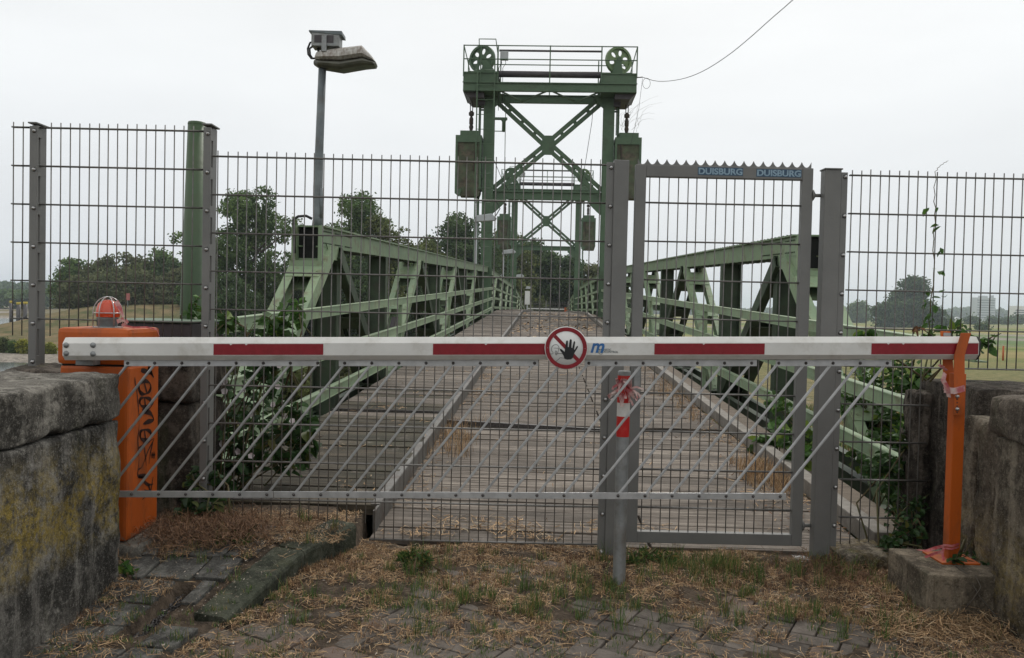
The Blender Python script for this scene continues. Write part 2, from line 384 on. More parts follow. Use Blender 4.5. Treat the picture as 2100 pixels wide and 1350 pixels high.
def concrete_mat(name, light, mid, dk, yellow=0, ylo=.3, yhi=.75, streak=.6, moss=(.09, .095, .055), mossamt=.3, rough_bump=1.0):
    m, t, b = newmat(name); n = t.nodes.new; l = t.links.new
    b.inputs['Roughness'].default_value = .95; b.inputs['Specular IOR Level'].default_value = .2
    pos = n('ShaderNodeNewGeometry').outputs['Position']
    def noise(sc, det, rg=.6, st=None):
        v = pos
        if st: mp = n('ShaderNodeMapping'); mp.inputs['Scale'].default_value = st; l(pos, mp.inputs[0]); v = mp.outputs[0]
        x = n('ShaderNodeTexNoise'); x.inputs['Scale'].default_value = sc; x.inputs['Detail'].default_value = det; x.inputs['Roughness'].default_value = rg
        l(v, x.inputs['Vector']); return x.outputs[0]
    def mapr(x, a, c, lo=0, hi=1):
        r = n('ShaderNodeMapRange'); r.inputs[1].default_value = a; r.inputs[2].default_value = c; r.inputs[3].default_value = lo; r.inputs[4].default_value = hi
        l(x, r.inputs[0]); return r.outputs[0]
    def mix(f, a, c):
        x = n('ShaderNodeMix'); x.data_type = 'RGBA'
        if isinstance(f, float): x.inputs[0].default_value = f
        else: l(f, x.inputs[0])
        if isinstance(a, tuple): x.inputs[6].default_value = (*a, 1)
        else: l(a, x.inputs[6])
        if isinstance(c, tuple): x.inputs[7].default_value = (*c, 1)
        else: l(c, x.inputs[7])
        return x.outputs[2]
    def mathn(op, a, c):
        x = n('ShaderNodeMath'); x.operation = op
        for i, q in enumerate((a, c)):
            if isinstance(q, (int, float)): x.inputs[i].default_value = q
            else: l(q, x.inputs[i])
        return x.outputs[0]
    big = noise(2.2, 8, .68); fine = noise(55, 6, .75); mid_n = noise(7, 9, .72)
    col = mix(mapr(big, .44, .54), dk, mid)
    col = mix(mapr(mid_n, .50, .60, 0, .8), col, light)
    st = noise(6, 8, .7, (1, 1, .16))
    col = mix(mapr(st, .47, .58, 0, streak), col, tuple(x * .45 for x in dk))
    col = mix(mapr(noise(7, 5, .6, (1, 1, .3)), .56, .68, 0, mossamt), col, moss)
    col = mix(mapr(noise(11, 8, .7, (1, 1, .10)), .52, .62, 0, .45), col, tuple(min(1, x * 1.25) for x in light))
    if yellow:
        z = n('ShaderNodeSeparateXYZ'); l(pos, z.inputs[0])
        band = mathn('MULTIPLY', mapr(z.outputs[2], ylo, ylo + .14), mapr(z.outputs[2], yhi, yhi - .22))
        yy = mathn('MULTIPLY', mapr(noise(5, 8, .75), .42, .54), band)
        yy = mathn('MULTIPLY', yy, mapr(noise(38, 4, .7), .34, .56))
        col = mix(mathn('MULTIPLY', yy, yellow), col, (.36, .26, .045))
    col = mix(mapr(fine, .54, .66, 0, .35), col, tuple(min(1, x * 1.8) for x in light))
    col = mix(mapr(noise(34, 6, .75), .54, .62, 0, .55), col, tuple(x * .5 for x in dk))
    col = mix(mapr(noise(130, 3, .6), .60, .66, 0, .4), col, tuple(x * 1.5 for x in light))
    l(col, b.inputs['Base Color'])
    h = mathn('ADD', mathn('MULTIPLY', fine, .45), mathn('MULTIPLY', mid_n, 1.0))
    bp = n('ShaderNodeBump'); bp.inputs['Strength'].default_value = 1.0 * rough_bump; bp.inputs['Distance'].default_value = .03
    l(h, bp.inputs['Height']); l(bp.outputs[0], b.inputs['Normal'])
    return m
Mt['wallL'] = concrete_mat('weathered_concrete_left', (.29, .275, .245), (.15, .14, .125), (.05, .047, .042), .8, .25, .76)
Mt['wallcap'] = concrete_mat('weathered_concrete_cap', (.32, .30, .26), (.175, .162, .14), (.065, .06, .052), 0, streak=.35)
Mt['wallR'] = concrete_mat('weathered_concrete_right', (.27, .235, .18), (.145, .12, .092), (.048, .040, .032), .35, .0, .5, mossamt=.45)
Mt['wallRcap'] = concrete_mat('weathered_concrete_coping', (.26, .225, .18), (.14, .118, .095), (.06, .048, .04), 0, streak=.35)
Mt['pier'] = concrete_mat('dark_abutment_concrete', (.17, .145, .12), (.075, .063, .052), (.024, .02, .016), 0, mossamt=.55)
Mt['block'] = concrete_mat('concrete_footing', (.30, .25, .185), (.21, .175, .13), (.10, .083, .063), 0, streak=.5, mossamt=.4)
Mt['kerb'] = concrete_mat('mossy_kerb_concrete', (.095, .10, .075), (.058, .064, .045), (.034, .038, .028), 0, mossamt=.5, rough_bump=.5)
Mt['slab'] = concrete_mat('dark_paving_concrete', (.16, .156, .145), (.10, .098, .09), (.06, .058, .054), 0, mossamt=.3, rough_bump=.5)
Mt['brick'] = mk('clay_grey_pavers', (.155, .133, .114), (.10, .085, .073), 9, 6, .9, .35, 90, rnd=.24, dirt=(.062, .052, .045), dscale=14, damt=.8, spec=.25, hue=((.16, .12, .098), .84))
Mt['dirt'] = mk('dry_dirt', (.10, .076, .056), (.042, .033, .026), 14, 8, .95, .8, 60, dirt=(.21, .16, .115), dscale=26, damt=.5, spec=.1)
Mt['sand'] = mk('dark_joint_dirt', (.055, .045, .035), (.03, .026, .02), 30, 7, .95, .6, 80, spec=.1)

# ------------------------------------------------------------------ terrain
def sst(x, a, b):
    t = np.clip((x - a) / (b - a), 0, 1); return t * t * (3 - 2 * t)
def terr(x, y):
    x = np.asarray(x, float); y = np.asarray(y, float)
    dx = np.maximum(np.abs(x) - 4, 0); dy = np.maximum(y - 4.8, 0)
    E = 1 - sst(np.sqrt(dx * dx + (dy * .75) ** 2), 0, 15)
    z = -4 + 3.5 * E
    z = z + 0.9 * (1 - sst(y, 18, 40)) * sst(x, 1, 6) * (1 - sst(x, 14, 30)) * sst(y, 5, 10)
    dx2 = np.maximum(np.abs(x - 4) - 5, 0); dy2 = np.maximum(97 - y, 0)
    E2 = (1 - sst(np.sqrt(dx2 * dx2 + dy2 * dy2), 0, 13))
    z = np.maximum(z, -4 + 4.05 * E2)
    hill = 4.5 * np.exp(-((y - 132) / np.where(y > 132, 40, 21)) ** 2) * sst(x, -83 , -62) * (1 - .4 * sst(x, -30, -8)) * (1 - sst(x, 5, 40))
    z = np.maximum(z, -4 + hill)
    w1 = sst(y, 43, 47) * (1 - sst(y, 60, 66)) * (1 - sst(x, -3, 3))
    w2 = (1 - sst(x, -92, -84)) * sst(y, 55, 70) * (1 - sst(y, 215, 235)) * (1 - sst(x, -260, -250) * 0)
    w3 = sst(y, 44, 48) * (1 - sst(y, 69, 77)) * (1 - sst(x, -34, -26))
    z = z - .42 * (1 - sst(x, -36, -28)) * sst(y, 66, 72) * (1 - sst(y, 84, 94))
    z = z - 1.7 * np.maximum(np.maximum(w1, w2), w3)
    r = np.sqrt(x * x + y * y)
    z = z + .10 * np.sin(x * .9 + 1.3 * np.sin(y * .31)) * np.cos(y * .7 + x * .2) * np.clip((r - 5) / 20, 0, 1) * np.clip(40 / (r + 1), 0, 1)
    z = z + .35 * np.sin(x * .07 + 2) * np.sin(y * .05 + x * .02) * sst(r, 60, 140) * (1 - sst(r, 600, 900)) * (z > -4.4)
    return z
radii = np.concatenate([[0], np.geomspace(1.2, 9000, 170)])
ang = np.concatenate([np.arange(-62, 62, .45), np.arange(62, 298, 4)]) * math.pi / 180
RR, AA = np.meshgrid(radii, ang, indexing='ij')
X = RR * np.sin(AA); Y = RR * np.cos(AA); Z = terr(X, Y)
V = np.stack([X, Y, Z], -1).reshape(-1, 3); na = len(ang)
ii, jj = np.meshgrid(np.arange(len(radii) - 1), np.arange(na), indexing='ij')
a0 = ii * na + jj; a1 = ii * na + (jj + 1) % na
F = np.stack([a0, a1, a1 + na, a0 + na], -1).reshape(-1, 4)[na:]
F0 = F[:, ::-1]

m, t, b = newmat('meadow_and_banks'); n = t.nodes.new; l = t.links.new
b.inputs['Roughness'].default_value = .95; b.inputs['Specular IOR Level'].default_value = .1
pos = n('ShaderNodeNewGeometry').outputs['Position']
def _noise(sc, det, st=(1, 1, 1), rg=.6):
    mp = n('ShaderNodeMapping'); mp.inputs['Scale'].default_value = st; l(pos, mp.inputs[0])
    x = n('ShaderNodeTexNoise'); x.inputs['Scale'].default_value = sc; x.inputs['Detail'].default_value = det; x.inputs['Roughness'].default_value = rg
    l(mp.outputs[0], x.inputs['Vector']); return x.outputs[0]
def _ramp(x, els):
    r = n('ShaderNodeValToRGB'); l(x, r.inputs[0]); e = r.color_ramp.elements
    e[0].position, e[0].color = els[0][0], (*els[0][1], 1); e[1].position, e[1].color = els[-1][0], (*els[-1][1], 1)
    for p, c in els[1:-1]: q = e.new(p); q.color = (*c, 1)
    return r.outputs[0]
def _map(x, a, c, lo=0, hi=1):
    r = n('ShaderNodeMapRange'); r.inputs[1].default_value = a; r.inputs[2].default_value = c; r.inputs[3].default_value = lo; r.inputs[4].default_value = hi
    l(x, r.inputs[0]); return r.outputs[0]
def _mix(f, a, c):
    x = n('ShaderNodeMix'); x.data_type = 'RGBA'; l(f, x.inputs[0])
    for i, q in ((6, a), (7, c)):
        if isinstance(q, tuple): x.inputs[i].default_value = (*q, 1)
        else: l(q, x.inputs[i])
    return x.outputs[2]
sp = n('ShaderNodeSeparateXYZ'); l(pos, sp.inputs[0])
meadow = _ramp(_noise(.035, 6, (.35, 1.3, 1), .62), [(.38, (.10, .14, .038)), (.47, (.16, .185, .055)), (.55, (.255, .22, .085)), (.68, (.31, .25, .115))])
fine = _ramp(_noise(1.3, 8, (1, 1, 1), .7), [(.35, (.06, .08, .03)), (.5, (.17, .15, .075)), (.65, (.27, .21, .11))])
nearf = _map(sp.outputs[1], 55, 140)
c = _mix(nearf, fine, meadow)
# mown green strip of pasture in the right-hand fields
gy = n('ShaderNodeMath'); gy.operation = 'ADD'; l(sp.outputs[1], gy.inputs[0])
gn = n('ShaderNodeMath'); gn.operation = 'MULTIPLY'; gn.inputs[1].default_value = 90; l(_noise(.01, 4), gn.inputs[0]); l(gn.outputs[0], gy.inputs[1])
g1 = _map(gy.outputs[0], 185, 215); g2 = _map(gy.outputs[0], 330, 290)
gm = n('ShaderNodeMath'); gm.operation = 'MULTIPLY'; l(g1, gm.inputs[0]); l(g2, gm.inputs[1])
gx = n('ShaderNodeMath'); gx.operation = 'MULTIPLY'; l(gm.outputs[0], gx.inputs[0]); l(_map(sp.outputs[0], 25, 60, 0, .85), gx.inputs[1])
c = _mix(gx.outputs[0], c, (.105, .165, .07))
# hill on the far bank: dry ochre grass
hm = n('ShaderNodeMath'); hm.operation = 'MULTIPLY'; l(_map(sp.outputs[0], 0, -12), hm.inputs[0]); l(_map(sp.outputs[1], 70, 85), hm.inputs[1])
hillc = _ramp(_noise(.35, 8, (1, 1, 1), .7), [(.38, (.075, .085, .035)), (.5, (.145, .12, .06)), (.64, (.21, .155, .085))])
c = _mix(hm.outputs[0], c, hillc)
# gravel at the waterline
gr = _ramp(_noise(2.2, 9, (1, 1, 1), .8), [(.38, (.11, .10, .09)), (.52, (.27, .24, .20)), (.64, (.42, .38, .33))])
zz = n('ShaderNodeMath'); zz.operation = 'ADD'; l(sp.outputs[2], zz.inputs[0])
zn = n('ShaderNodeMath'); zn.operation = 'MULTIPLY'; zn.inputs[1].default_value = .8; l(_noise(.4, 4), zn.inputs[0]); l(zn.outputs[0], zz.inputs[1])
c = _mix(_map(zz.outputs[0], -3.68, -3.86), c, gr)
gxx = n('ShaderNodeMath'); gxx.operation = 'MULTIPLY'; l(_map(_noise(.25, 5), .50, .58), gxx.inputs[0]); l(_map(sp.outputs[1], 40, 28), gxx.inputs[1])
c = _mix(gxx.outputs[0], c, (.17, .15, .14))
l(c, b.inputs['Base Color'])
bp = n('ShaderNodeBump'); bp.inputs['Strength'].default_value = .6; bp.inputs['Distance'].default_value = .25; l(_noise(3, 8, (1, 1, 1), .75), bp.inputs['Height']); l(bp.outputs[0], b.inputs['Normal'])
Mt['land'] = m
meshobj('terrain', np_mesh('terrain', V, F0, True), Mt['land'], kind='structure')
w = MB(); w.add([(-700, 40, -4.62), (4, 40, -4.62), (4, 75, -4.62), (-60, 75, -4.62), (-60, 240, -4.62), (-700, 240, -4.62)], [(0, 1, 2, 3, 4, 5)])
w.build('harbour_water', Mt['water'], kind='structure')

# ------------------------------------------------------------------ near ground
KERB = [(-.79, 4.30), (-.965, 3.92), (-1.13, 3.33), (-1.42, 2.2)]
def kerbx(y):
    if y > 4.3: return -.79
    for (x0, y0), (x1, y1) in zip(KERB, KERB[1:]):
        if y >= y1: return x1 + (x0 - x1) * (y - y1) / (y0 - y1)
    return KERB[-1][0]
def walkz(y):
    t = min(max((y - 3.2) / 1.0, 0), 1); t = t * t * (3 - 2 * t)
    return .022 + .133 * t
def gz(x, y):
    """height of the trodden surface in front of the bridge"""
    if x < kerbx(y) - .02: return walkz(y)
    return 0.0
def nz(x, y, s=1.0, o=0): return mnoise.noise(Vector((x * s + o, y * s - o, o * .37)))

# heightfield of dirt filling the joints and burying part of the paving
nx, ny = 190, 120
x0, x1, y0, y1 = -1.95, 2.35, 2.2, 4.72
def slotx(y): return -1.42 + (y - 3.42) * .10
def dirtz(x, y):
    kx = kerbx(y); base = gz(x, y)
    cov = -.016 + .030 * nz(x, y, 2.1, 3) + .012 * nz(x, y, 9, 5)
    cov += .026 * min(1, max(0, (y - 3.42) / .4))
    if x > kx:
        cov += .012 * max(0, 1 - (x - kx) / .18)
        cov += .02 * max(0, min(1, (x - 1.5) / .3)) * min(1, max(0, (y - 3.3) / .3))
    else: cov = -.008 + .35 * cov - .010 * min(1, max(0, (y - 3.42) / .4))
    z = base + cov
    if kx - .17 < x < kx + .01 and y > 3.33: z = min(z, base - .05)
    if y > 4.45 and x > kx: z -= (y - 4.45) * .25
    if abs(x - slotx(y)) < .04 and 3.16 < y < 3.60: z = base - .09
    return z
def topz(x, y):
    """what a straw lying there rests on"""
    if abs(x - slotx(y)) < .04 and 3.16 < y < 3.60: return dirtz(x, y)
    return max(gz(x, y), dirtz(x, y))
V = []
for j in range(ny + 1):
    y = y0 + (y1 - y0) * j / ny
    for i in range(nx + 1):
        x = x0 + (x1 - x0) * i / nx
        V.append((x, y, dirtz(x, y)))
F = [(j*(nx+1)+i, j*(nx+1)+i+1, (j+1)*(nx+1)+i+1, (j+1)*(nx+1)+i) for j in range(ny) for i in range(nx)]
meshobj('dirt_ground', np_mesh('dirt_ground', V, F, True), Mt['dirt'], kind='structure')
r = MB(); r.add([(-1.95, -14, -.035), (2.35, -14, -.035), (2.35, 2.205, -.035), (-1.95, 2.205, -.035)], [(0, 1, 2, 3)])
r.build('approach_road', Mt['sand'], kind='structure')

# herringbone pavers, every brick its own piece
pav = bpy.data.objects.new('pavement', None); COL.objects.link(pav); pav['kind'] = 'structure'
def brick_mesh(l, w_, h, bev=.006):
    mb = MB(); mb.box((-l/2, -w_/2, -h), (l/2, w_/2, 0)); return mb.mesh('brick', bev)
bmesh_brick = brick_mesh(.194, .094, .05)
bmesh_brick.materials.append(Mt['brick'])
ca, sa = math.cos(R(-29)), math.sin(R(-29))
P = .1
# herringbone lattice, 0.1 m cells
occ = {}
bricks = []
for i in range(-60, 60):
    for j in range(-60, 60):
        k = (i + j) % 4
        k2 = (i - j) % 4
        cells = None
        if k2 == 0: cells = [(i, j), (i + 1, j)]; c_ = ((i + 1) * P, (j + .5) * P, 0)
        elif k2 == 3: cells = [(i, j), (i, j + 1)]; c_ = ((i + .5) * P, (j + 1) * P, 1)
        if cells is None or any(q in occ for q in cells): continue
        for q in cells: occ[q] = 1
        cx, cyy, rot = c_
        wx = cx * ca - cyy * sa + .15; wy = cx * sa + cyy * ca + 3.6
        bricks.append((wx, wy, rot))
near = []; rest = []
for (x, y, rot) in bricks:
    if not (2.25 < y < 4.30): continue
    if (x < kerbx(y) + .10 and y > 3.36) or x < kerbx(y) - .02 or x > 2.2: continue
    if x > 1.72 and y > 3.45: continue
    vis = y > 3.0 and -1.35 < x < 2.12
    (near if vis else rest).append((x, y, rot))
near.sort(key=lambda q: q[1] + .0 * abs(q[0]))
rest += near[298:]; near = near[:298]
for (x, y, rot) in near:
    o = bpy.data.objects.new('brick', bmesh_brick); COL.objects.link(o); o.parent = pav
    o.location = (x, y, .004 * nz(x, y, 3, 1) + random.uniform(-.004, .004) - .002)
    o.rotation_euler = (random.gauss(0, .018), random.gauss(0, .018), R(-29) + (R(90) if rot else 0) + random.gauss(0, .02))
mb = MB()
for (x, y, rot) in rest:
    s = MB(); s.box((-.097, -.047, -.05), (.097, .047, 0)); a = R(-29) + (R(90) if rot else 0)
    for i, v in enumerate(s.v): s.v[i] = (x + v[0]*math.cos(a) - v[1]*math.sin(a), y + v[0]*math.sin(a) + v[1]*math.cos(a), v[2] + random.uniform(-.001, .001))
    mb.add(s.v, s.f)
mb.build('bricks_beyond', Mt['brick'], pav, kind='stuff')

# raised footway on the left: slabs + kerb stones
fw = bpy.data.objects.new('footway', None); COL.objects.link(fw); fw['kind'] = 'structure'
sl = []
yy = 2.43
while yy < 4.15:
    ll = .20; xx = kerbx(yy) - (.18 if yy > 3.2 else .0)
    c = 0
    while xx > -1.9:
        wd = .13 + .1 * random.random()
        x_c = xx - wd / 2; y_c = yy + ll / 2
        if 3.08 < y_c < 3.68 and abs(x_c - slotx(y_c)) < wd / 2 + .05:
            sx = slotx(y_c)
            for (xa_, xb_) in ((x_c - wd / 2, sx - .05), (sx + .05, x_c + wd / 2)):
                if xb_ - xa_ > .045: sl.append(((xa_ + xb_) / 2, y_c, xb_ - xa_ - .012, ll - .012))
        else: sl.append((x_c, y_c, wd - .012, ll - .012))
        xx -= wd; c += 1
    yy += ll
for (x, y, wd, ll) in sl:
    mb = MB(); mb.box((-wd/2, -ll/2, -.06), (wd/2, ll/2, 0))
    o = mb.build('slab', Mt['slab'], fw, .006)
    s = (walkz(y + .1) - walkz(y - .1)) / .2
    o.location = (x, y, walkz(y) + random.uniform(-.004, .003)); o.rotation_euler = (math.atan(s) + random.gauss(0, .012), random.gauss(0, .012), -.14 + random.gauss(0, .02))
def kerbstone(p, q, hp, hq, wd=.155):
    (xa, ya), (xb, yb) = p, q
    bm = bmesh.new(); n_ = 14; prof = [(0, -.12), (0, -.022), (.006, -.008), (.022, 0), (wd, .004), (wd, -.12)]
    d = Vector((xb - xa, yb - ya, 0)).normalized(); s = Vector((-d.y, d.x, 0))
    if s.x > 0: s = -s
    vs = []; fs = []
    for i in range(n_ + 1):
        t_ = .004 + (.992) * i / n_; h = hp + (hq - hp) * t_
        for (a_, c_) in prof:
            pp = Vector((xa + (xb - xa) * t_, ya + (yb - ya) * t_, 0)) + s * a_
            vs.append((pp.x + .004 * nz(pp.x, pp.y, 8), pp.y, max(-.15, h + c_) + .004 * nz(pp.x, pp.y, 11, 4)))
    k = len(prof)
    for i in range(n_):
        for j in range(k - 1): fs.append((i*k+j, i*k+j+1, (i+1)*k+j+1, (i+1)*k+j))
    fs.append(list(range(k))); fs.append([n_*k+j for j in range(k)][::-1])
    m_ = MB(); m_.add(vs, fs); m_.build('kerb_stone', Mt['kerb'], fw)
kerbstone(KERB[0], KERB[1], .158, .125)
kerbstone(KERB[1], KERB[2], .125, .016)


# ------------------------------------------------------------------ walls
def wall(name, label, parts, cat='wall'):
    t_ = thing(name, label, cat)
    for (nm, mat, a, b_, kw) in parts:
        o = meshobj(nm, rough_box(a, b_, **kw), Mt[mat], t_)
    return t_
wall('parapet_wall', 'thick weathered concrete parapet with yellow lichen and chipped coping left of the road',
     [('wall_body', 'wallL', (-2.9, 1.0, -.3), (at(246, 930, 3.62).x, 3.62, .775), dict(cuts=60, rad=.016, amp=.014, seed=1, nscale=6)),
      ('coping', 'wallcap', (-2.95, .98, .778), (at(249, 800, 3.64).x, 3.64, .972), dict(cuts=72, rad=.013, amp=.015, seed=2, chip=5.0, nscale=9))])
wall('parapet_wall', 'tall dark concrete parapet end with rounded coping at the right edge of the road',
     [('wall_body', 'wallR', (2.075, 1.0, -.3), (2.95, 3.54, .80), dict(cuts=56, rad=.015, amp=.010, seed=3, nscale=9)),
      ('coping', 'wallRcap', (2.045, .98, .803), (2.98, 3.56, .975), dict(cuts=56, rad=.014, amp=.009, seed=4, chip=3, nscale=9))])
wall('wall_pier', 'lower rough concrete pier with a sloping top directly behind the orange forked post',
     [('pier_body', 'wallR', (2.14, 3.60, -.3), (2.9, 3.80, .84), dict(cuts=40, rad=.035, amp=.018, seed=5, nscale=8)),
      ('pier_front', 'wallR', (2.17, 3.83, -.3), (2.9, 3.99, .835), dict(cuts=40, rad=.03, amp=.018, seed=8, nscale=8))])
wall('abutment_wall', 'dark concrete abutment with flat top under the right end of the mesh fence',
     [('wall_body', 'pier', (2.27, 4.03, -1.6), (6.5, 4.62, .955), dict(cuts=60, rad=.015, amp=.012, seed=6, nscale=9)),
      ('ragged_edge', 'pier', (2.19, 4.44, -1.2), (2.275, 4.66, .90), dict(cuts=34, rad=.03, amp=.03, seed=7, nscale=11, chip=2))])
wall('abutment_wall', 'dark stained concrete pier behind the orange barrier cabinet',
     [('lower_block', 'pier', (-2.56, 4.50, -1.6), (-1.74, 5.05, .735), dict(cuts=34, rad=.03, amp=.018, seed=9)),
      ('upper_block', 'pier', (-2.27, 4.48, .742), (-1.735, 5.06, 1.09), dict(cuts=22, rad=.03, amp=.018, seed=10)),
      ('ledge', 'pier', (-2.60, 4.20, .60), (-2.0, 4.49, .935), dict(cuts=22, rad=.03, amp=.018, seed=12))])
wall('concrete_footing', 'square mossy concrete block carrying the orange forked post', 
     [('block_body', 'block', (at(1906, 1260, 3.5).x, 3.50, -.12), (at(1906, 1260, 3.5).x + .35, 3.90, .205), dict(cuts=40, rad=.007, amp=.004, seed=13, chip=3))], 'concrete block')
wall('cabinet_plinth', 'low concrete plinth under the orange barrier cabinet',
     [('plinth_body', 'wallcap', (-2.18, 3.80, -.1), (-1.70, 4.27, .160), dict(cuts=20, rad=.02, amp=.008, seed=14))], 'concrete block')
# rubble and sill in front of the deck
wall('broken_stone', 'broken brown stone block below the fence left of the concrete footing',
     [('stone_body', 'wallR', (1.70, 4.12, -.1), (1.98, 4.42, .10), dict(cuts=14, rad=.03, amp=.02, seed=15))], 'stone')
sill = thing('threshold_sill', 'worn stone and steel threshold strip across the foot of the bridge deck', 'threshold')
meshobj('stone_strip', rough_box((-.80, 4.33, -.12), (1.95, 4.44, -.012), cuts=30, rad=.012, amp=.006, seed=16), Mt['wallcap'], sill)
MB().box((.62, 4.442, -.1), (1.93, 4.462, .012)).build('steel_strip', Mt['rivet'], sill)
# ------------------------------------------------------------------ bridge spans
def shared(name, mb, mat, bevel=0):
    me = mb.mesh(name, bevel); me.materials.append(mat); return me
UP = Vector((0, 0, 1))
def hz(v): return zd(v) + 1.97         # top of the upper chord
def bz(v): return zd(v) - .42          # centre of the bottom chord

def place_plank(me, parent, u, v, z, slope=0, jit=.006):
    o = bpy.data.objects.new(me.name.split('.')[0], me); COL.objects.link(o); o.parent = parent
    o.matrix_parent_inverse = parent_matrix(parent).inverted()
    p = B(u, v, z); o.location = p
    o.rotation_euler = (slope + random.gauss(0, jit), random.gauss(0, jit * .25), -HEAD + random.gauss(0, jit * .35))
    return o

def span(label, v0, v1, nodes_top, nodes_bot, planks, lod):
    T = thing('bridge_span', label, 'bridge', B(UC, v0, 0))
    def part(mb, name, mat, bevel=0, parent=None):
        o = mb.build(name, Mt[mat], None, bevel); rel(o, parent or T); return o
    # trusses
    for sgn in (-1, 1):
        ui, uo = UC + sgn * 2.59, UC + sgn * 2.86
        um = (ui + uo) / 2
        ch = MB()
        a, b_ = v0 + .05, v1 - .05
        sub = [a, b_]
        for u_ in (ui, uo):
            ch.beam(B(u_, a, hz(a) - .12), B(u_, b_, hz(b_) - .12), .02, .22)
            ch.beam(B(u_ + (-.02 if u_ == uo else .02) * sgn, a, hz(a) - .225), B(u_ + (-.02 if u_ == uo else .02) * sgn, b_, hz(b_) - .225), .07, .014)
        ch.beam(B(um, a, hz(a) - .005), B(um, b_, hz(b_) - .005), .37, .018)
        chord = part(ch, 'top_chord', 'chord')
        # latticed underside and rivet rows
        un = MB(); k = a
        while k < b_ - .3 and k < (24 if lod == 0 else 0):
            un.beam(B(ui, k, hz(k) - .24), B(uo, k + .28, hz(k + .28) - .24), .035, .012); k += .30
        if un.v: part(un, 'underside_lattice', 'truss_shade', 0, chord)['kind'] = 'stuff'
        if lod == 0:
            rv = MB()
            for q in range(26):
                vv = v0 + .12 + q * .055
                s_ = ui - sgn * .011
                if q % 9 in (7, 8): continue
                for dz in (-.055, -.185):
                    rv.cyl(B(s_, vv, hz(vv) + dz), B(s_ - sgn * .008, vv, hz(vv) + dz), .009, 6)
            for q in range(70):
                vv = v0 + .2 + q * .16
                for u_ in (um - .16, um + .16): rv.cyl(B(u_, vv, hz(vv) + .003), B(u_, vv, hz(vv) + .014), .011, 5)
            part(rv, 'rivets', 'truss_shade', 0, chord)['kind'] = 'stuff'
        bc = MB()
        for u_ in (ui, uo): bc.ibeam(B(u_, v0 - (3.2 if lod == 0 else 0), bz(v0)), B(u_, b_, bz(b_)), .09, .26, .014)
        part(bc, 'bottom_chord', 'truss_shade')
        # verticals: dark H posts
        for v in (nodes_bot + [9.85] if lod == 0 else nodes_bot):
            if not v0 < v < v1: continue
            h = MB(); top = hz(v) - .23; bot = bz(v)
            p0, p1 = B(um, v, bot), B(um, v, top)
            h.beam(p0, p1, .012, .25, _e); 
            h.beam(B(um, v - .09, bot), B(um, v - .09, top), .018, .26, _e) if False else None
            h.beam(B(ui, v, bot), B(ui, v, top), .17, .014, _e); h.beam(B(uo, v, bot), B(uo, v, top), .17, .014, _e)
            o = part(h, 'truss_post', 'truss_shade')
        # paired inclined struts with tie plates
        for vt in nodes_top:
            for dr in (-1, 1):
                vb = vt + dr * 3.3
                if vb > v1 + .1: continue
                if vb < v0 and lod: continue
                tz, bz_ = hz(vt) - .16, bz(vb)
                st = MB()
                p = lambda u_, t_: B(u_, vt + (vb - vt) * t_, tz + (bz_ - tz) * t_)
                nrm = (p(0, 1) - p(0, 0)).normalized().cross(_e).normalized()
                for u_, s2 in ((um - sgn * .19, -1), (um + sgn * .19, 1)):
                    us = u_
                    st.beam(p(us, .05), p(us, 1), .014, .15, nrm)                 # web
                    st.beam(p(us + s2 * sgn * -.041, .05), p(us + s2 * sgn * -.041, 1), .095, .013, nrm, (0, .075))
                    st.beam(p(us + s2 * sgn * -.041, .05), p(us + s2 * sgn * -.041, 1), .095, .013, nrm, (0, -.075))
                light = dr == -1  # painted shade: struts leaning away take the darkened paint
                so = part(st, 'truss_strut', 'truss' if light else 'truss_shade')
                if lod < 2:
                    for t_ in (.16, .42, .68, .90):
                        ln = .035 if t_ > .2 else .05
                        q0, q1 = p(um, t_ - ln), p(um, t_ + ln)
                        for of in (.084, -.084):
                            pl = MB(); pl.beam(q0, q1, .37, .010, nrm, (0, of)); 
                            if lod == 0:
                                for ee in (-.14, .14):
                                    for ft in (.25, .75):
                                        c0 = q0.lerp(q1, ft) + _e * ee + nrm * (of + math.copysign(.004, of)); pl.cyl(c0, c0 + nrm * math.copysign(.009, of), .012, 6)
                            part(pl, 'tie_plate', 'truss' if light else 'truss_shade', 0, so)
            # gusset under the chord
            g = MB()
            for u_ in (ui - sgn * .012, uo + sgn * .012):
                g.prism([B(u_, vt - .34, hz(vt) - .2), B(u_, vt + .34, hz(vt) - .2), B(u_, vt + .15, hz(vt) - .36), B(u_, vt - .15, hz(vt) - .36)], _e * .01)
            part(g, 'gusset_plate', 'truss')
        if lod == 0:
            # open box end of the chord with its portal plate
            e = MB(); z0 = hz(v0)
            for u_ in (ui, uo): e.beam(B(u_, v0 - .03, z0 - .20), B(u_, v0 + .5, z0 - .20), .022, .38)
            e.beam(B(um, v0 - .035, z0 - .47), B(um, v0 - .022, z0 - .47), .38, .17)
            e.beam(B(um - sgn * .0 - .15, v0 - .035, z0 - .2), B(um - .15, v0 - .02, z0 - .2), .035, .4)
            e.beam(B(um + .15, v0 - .035, z0 - .2), B(um + .15, v0 - .02, z0 - .2), .035, .4)
            part(e, 'chord_end_plate', 'truss')
            dk = MB(); dk.beam(B(um, v0 + .10, z0 - .2), B(um, v0 + .11, z0 - .2), .25, .36); part(dk, 'end_shade_sheet', 'dark')  # black sheet added to paint the shade inside the hollow end
        # handrails: three channels
        ur = UC + sgn * 2.31
        r0 = 4.75 if lod == 0 else v0
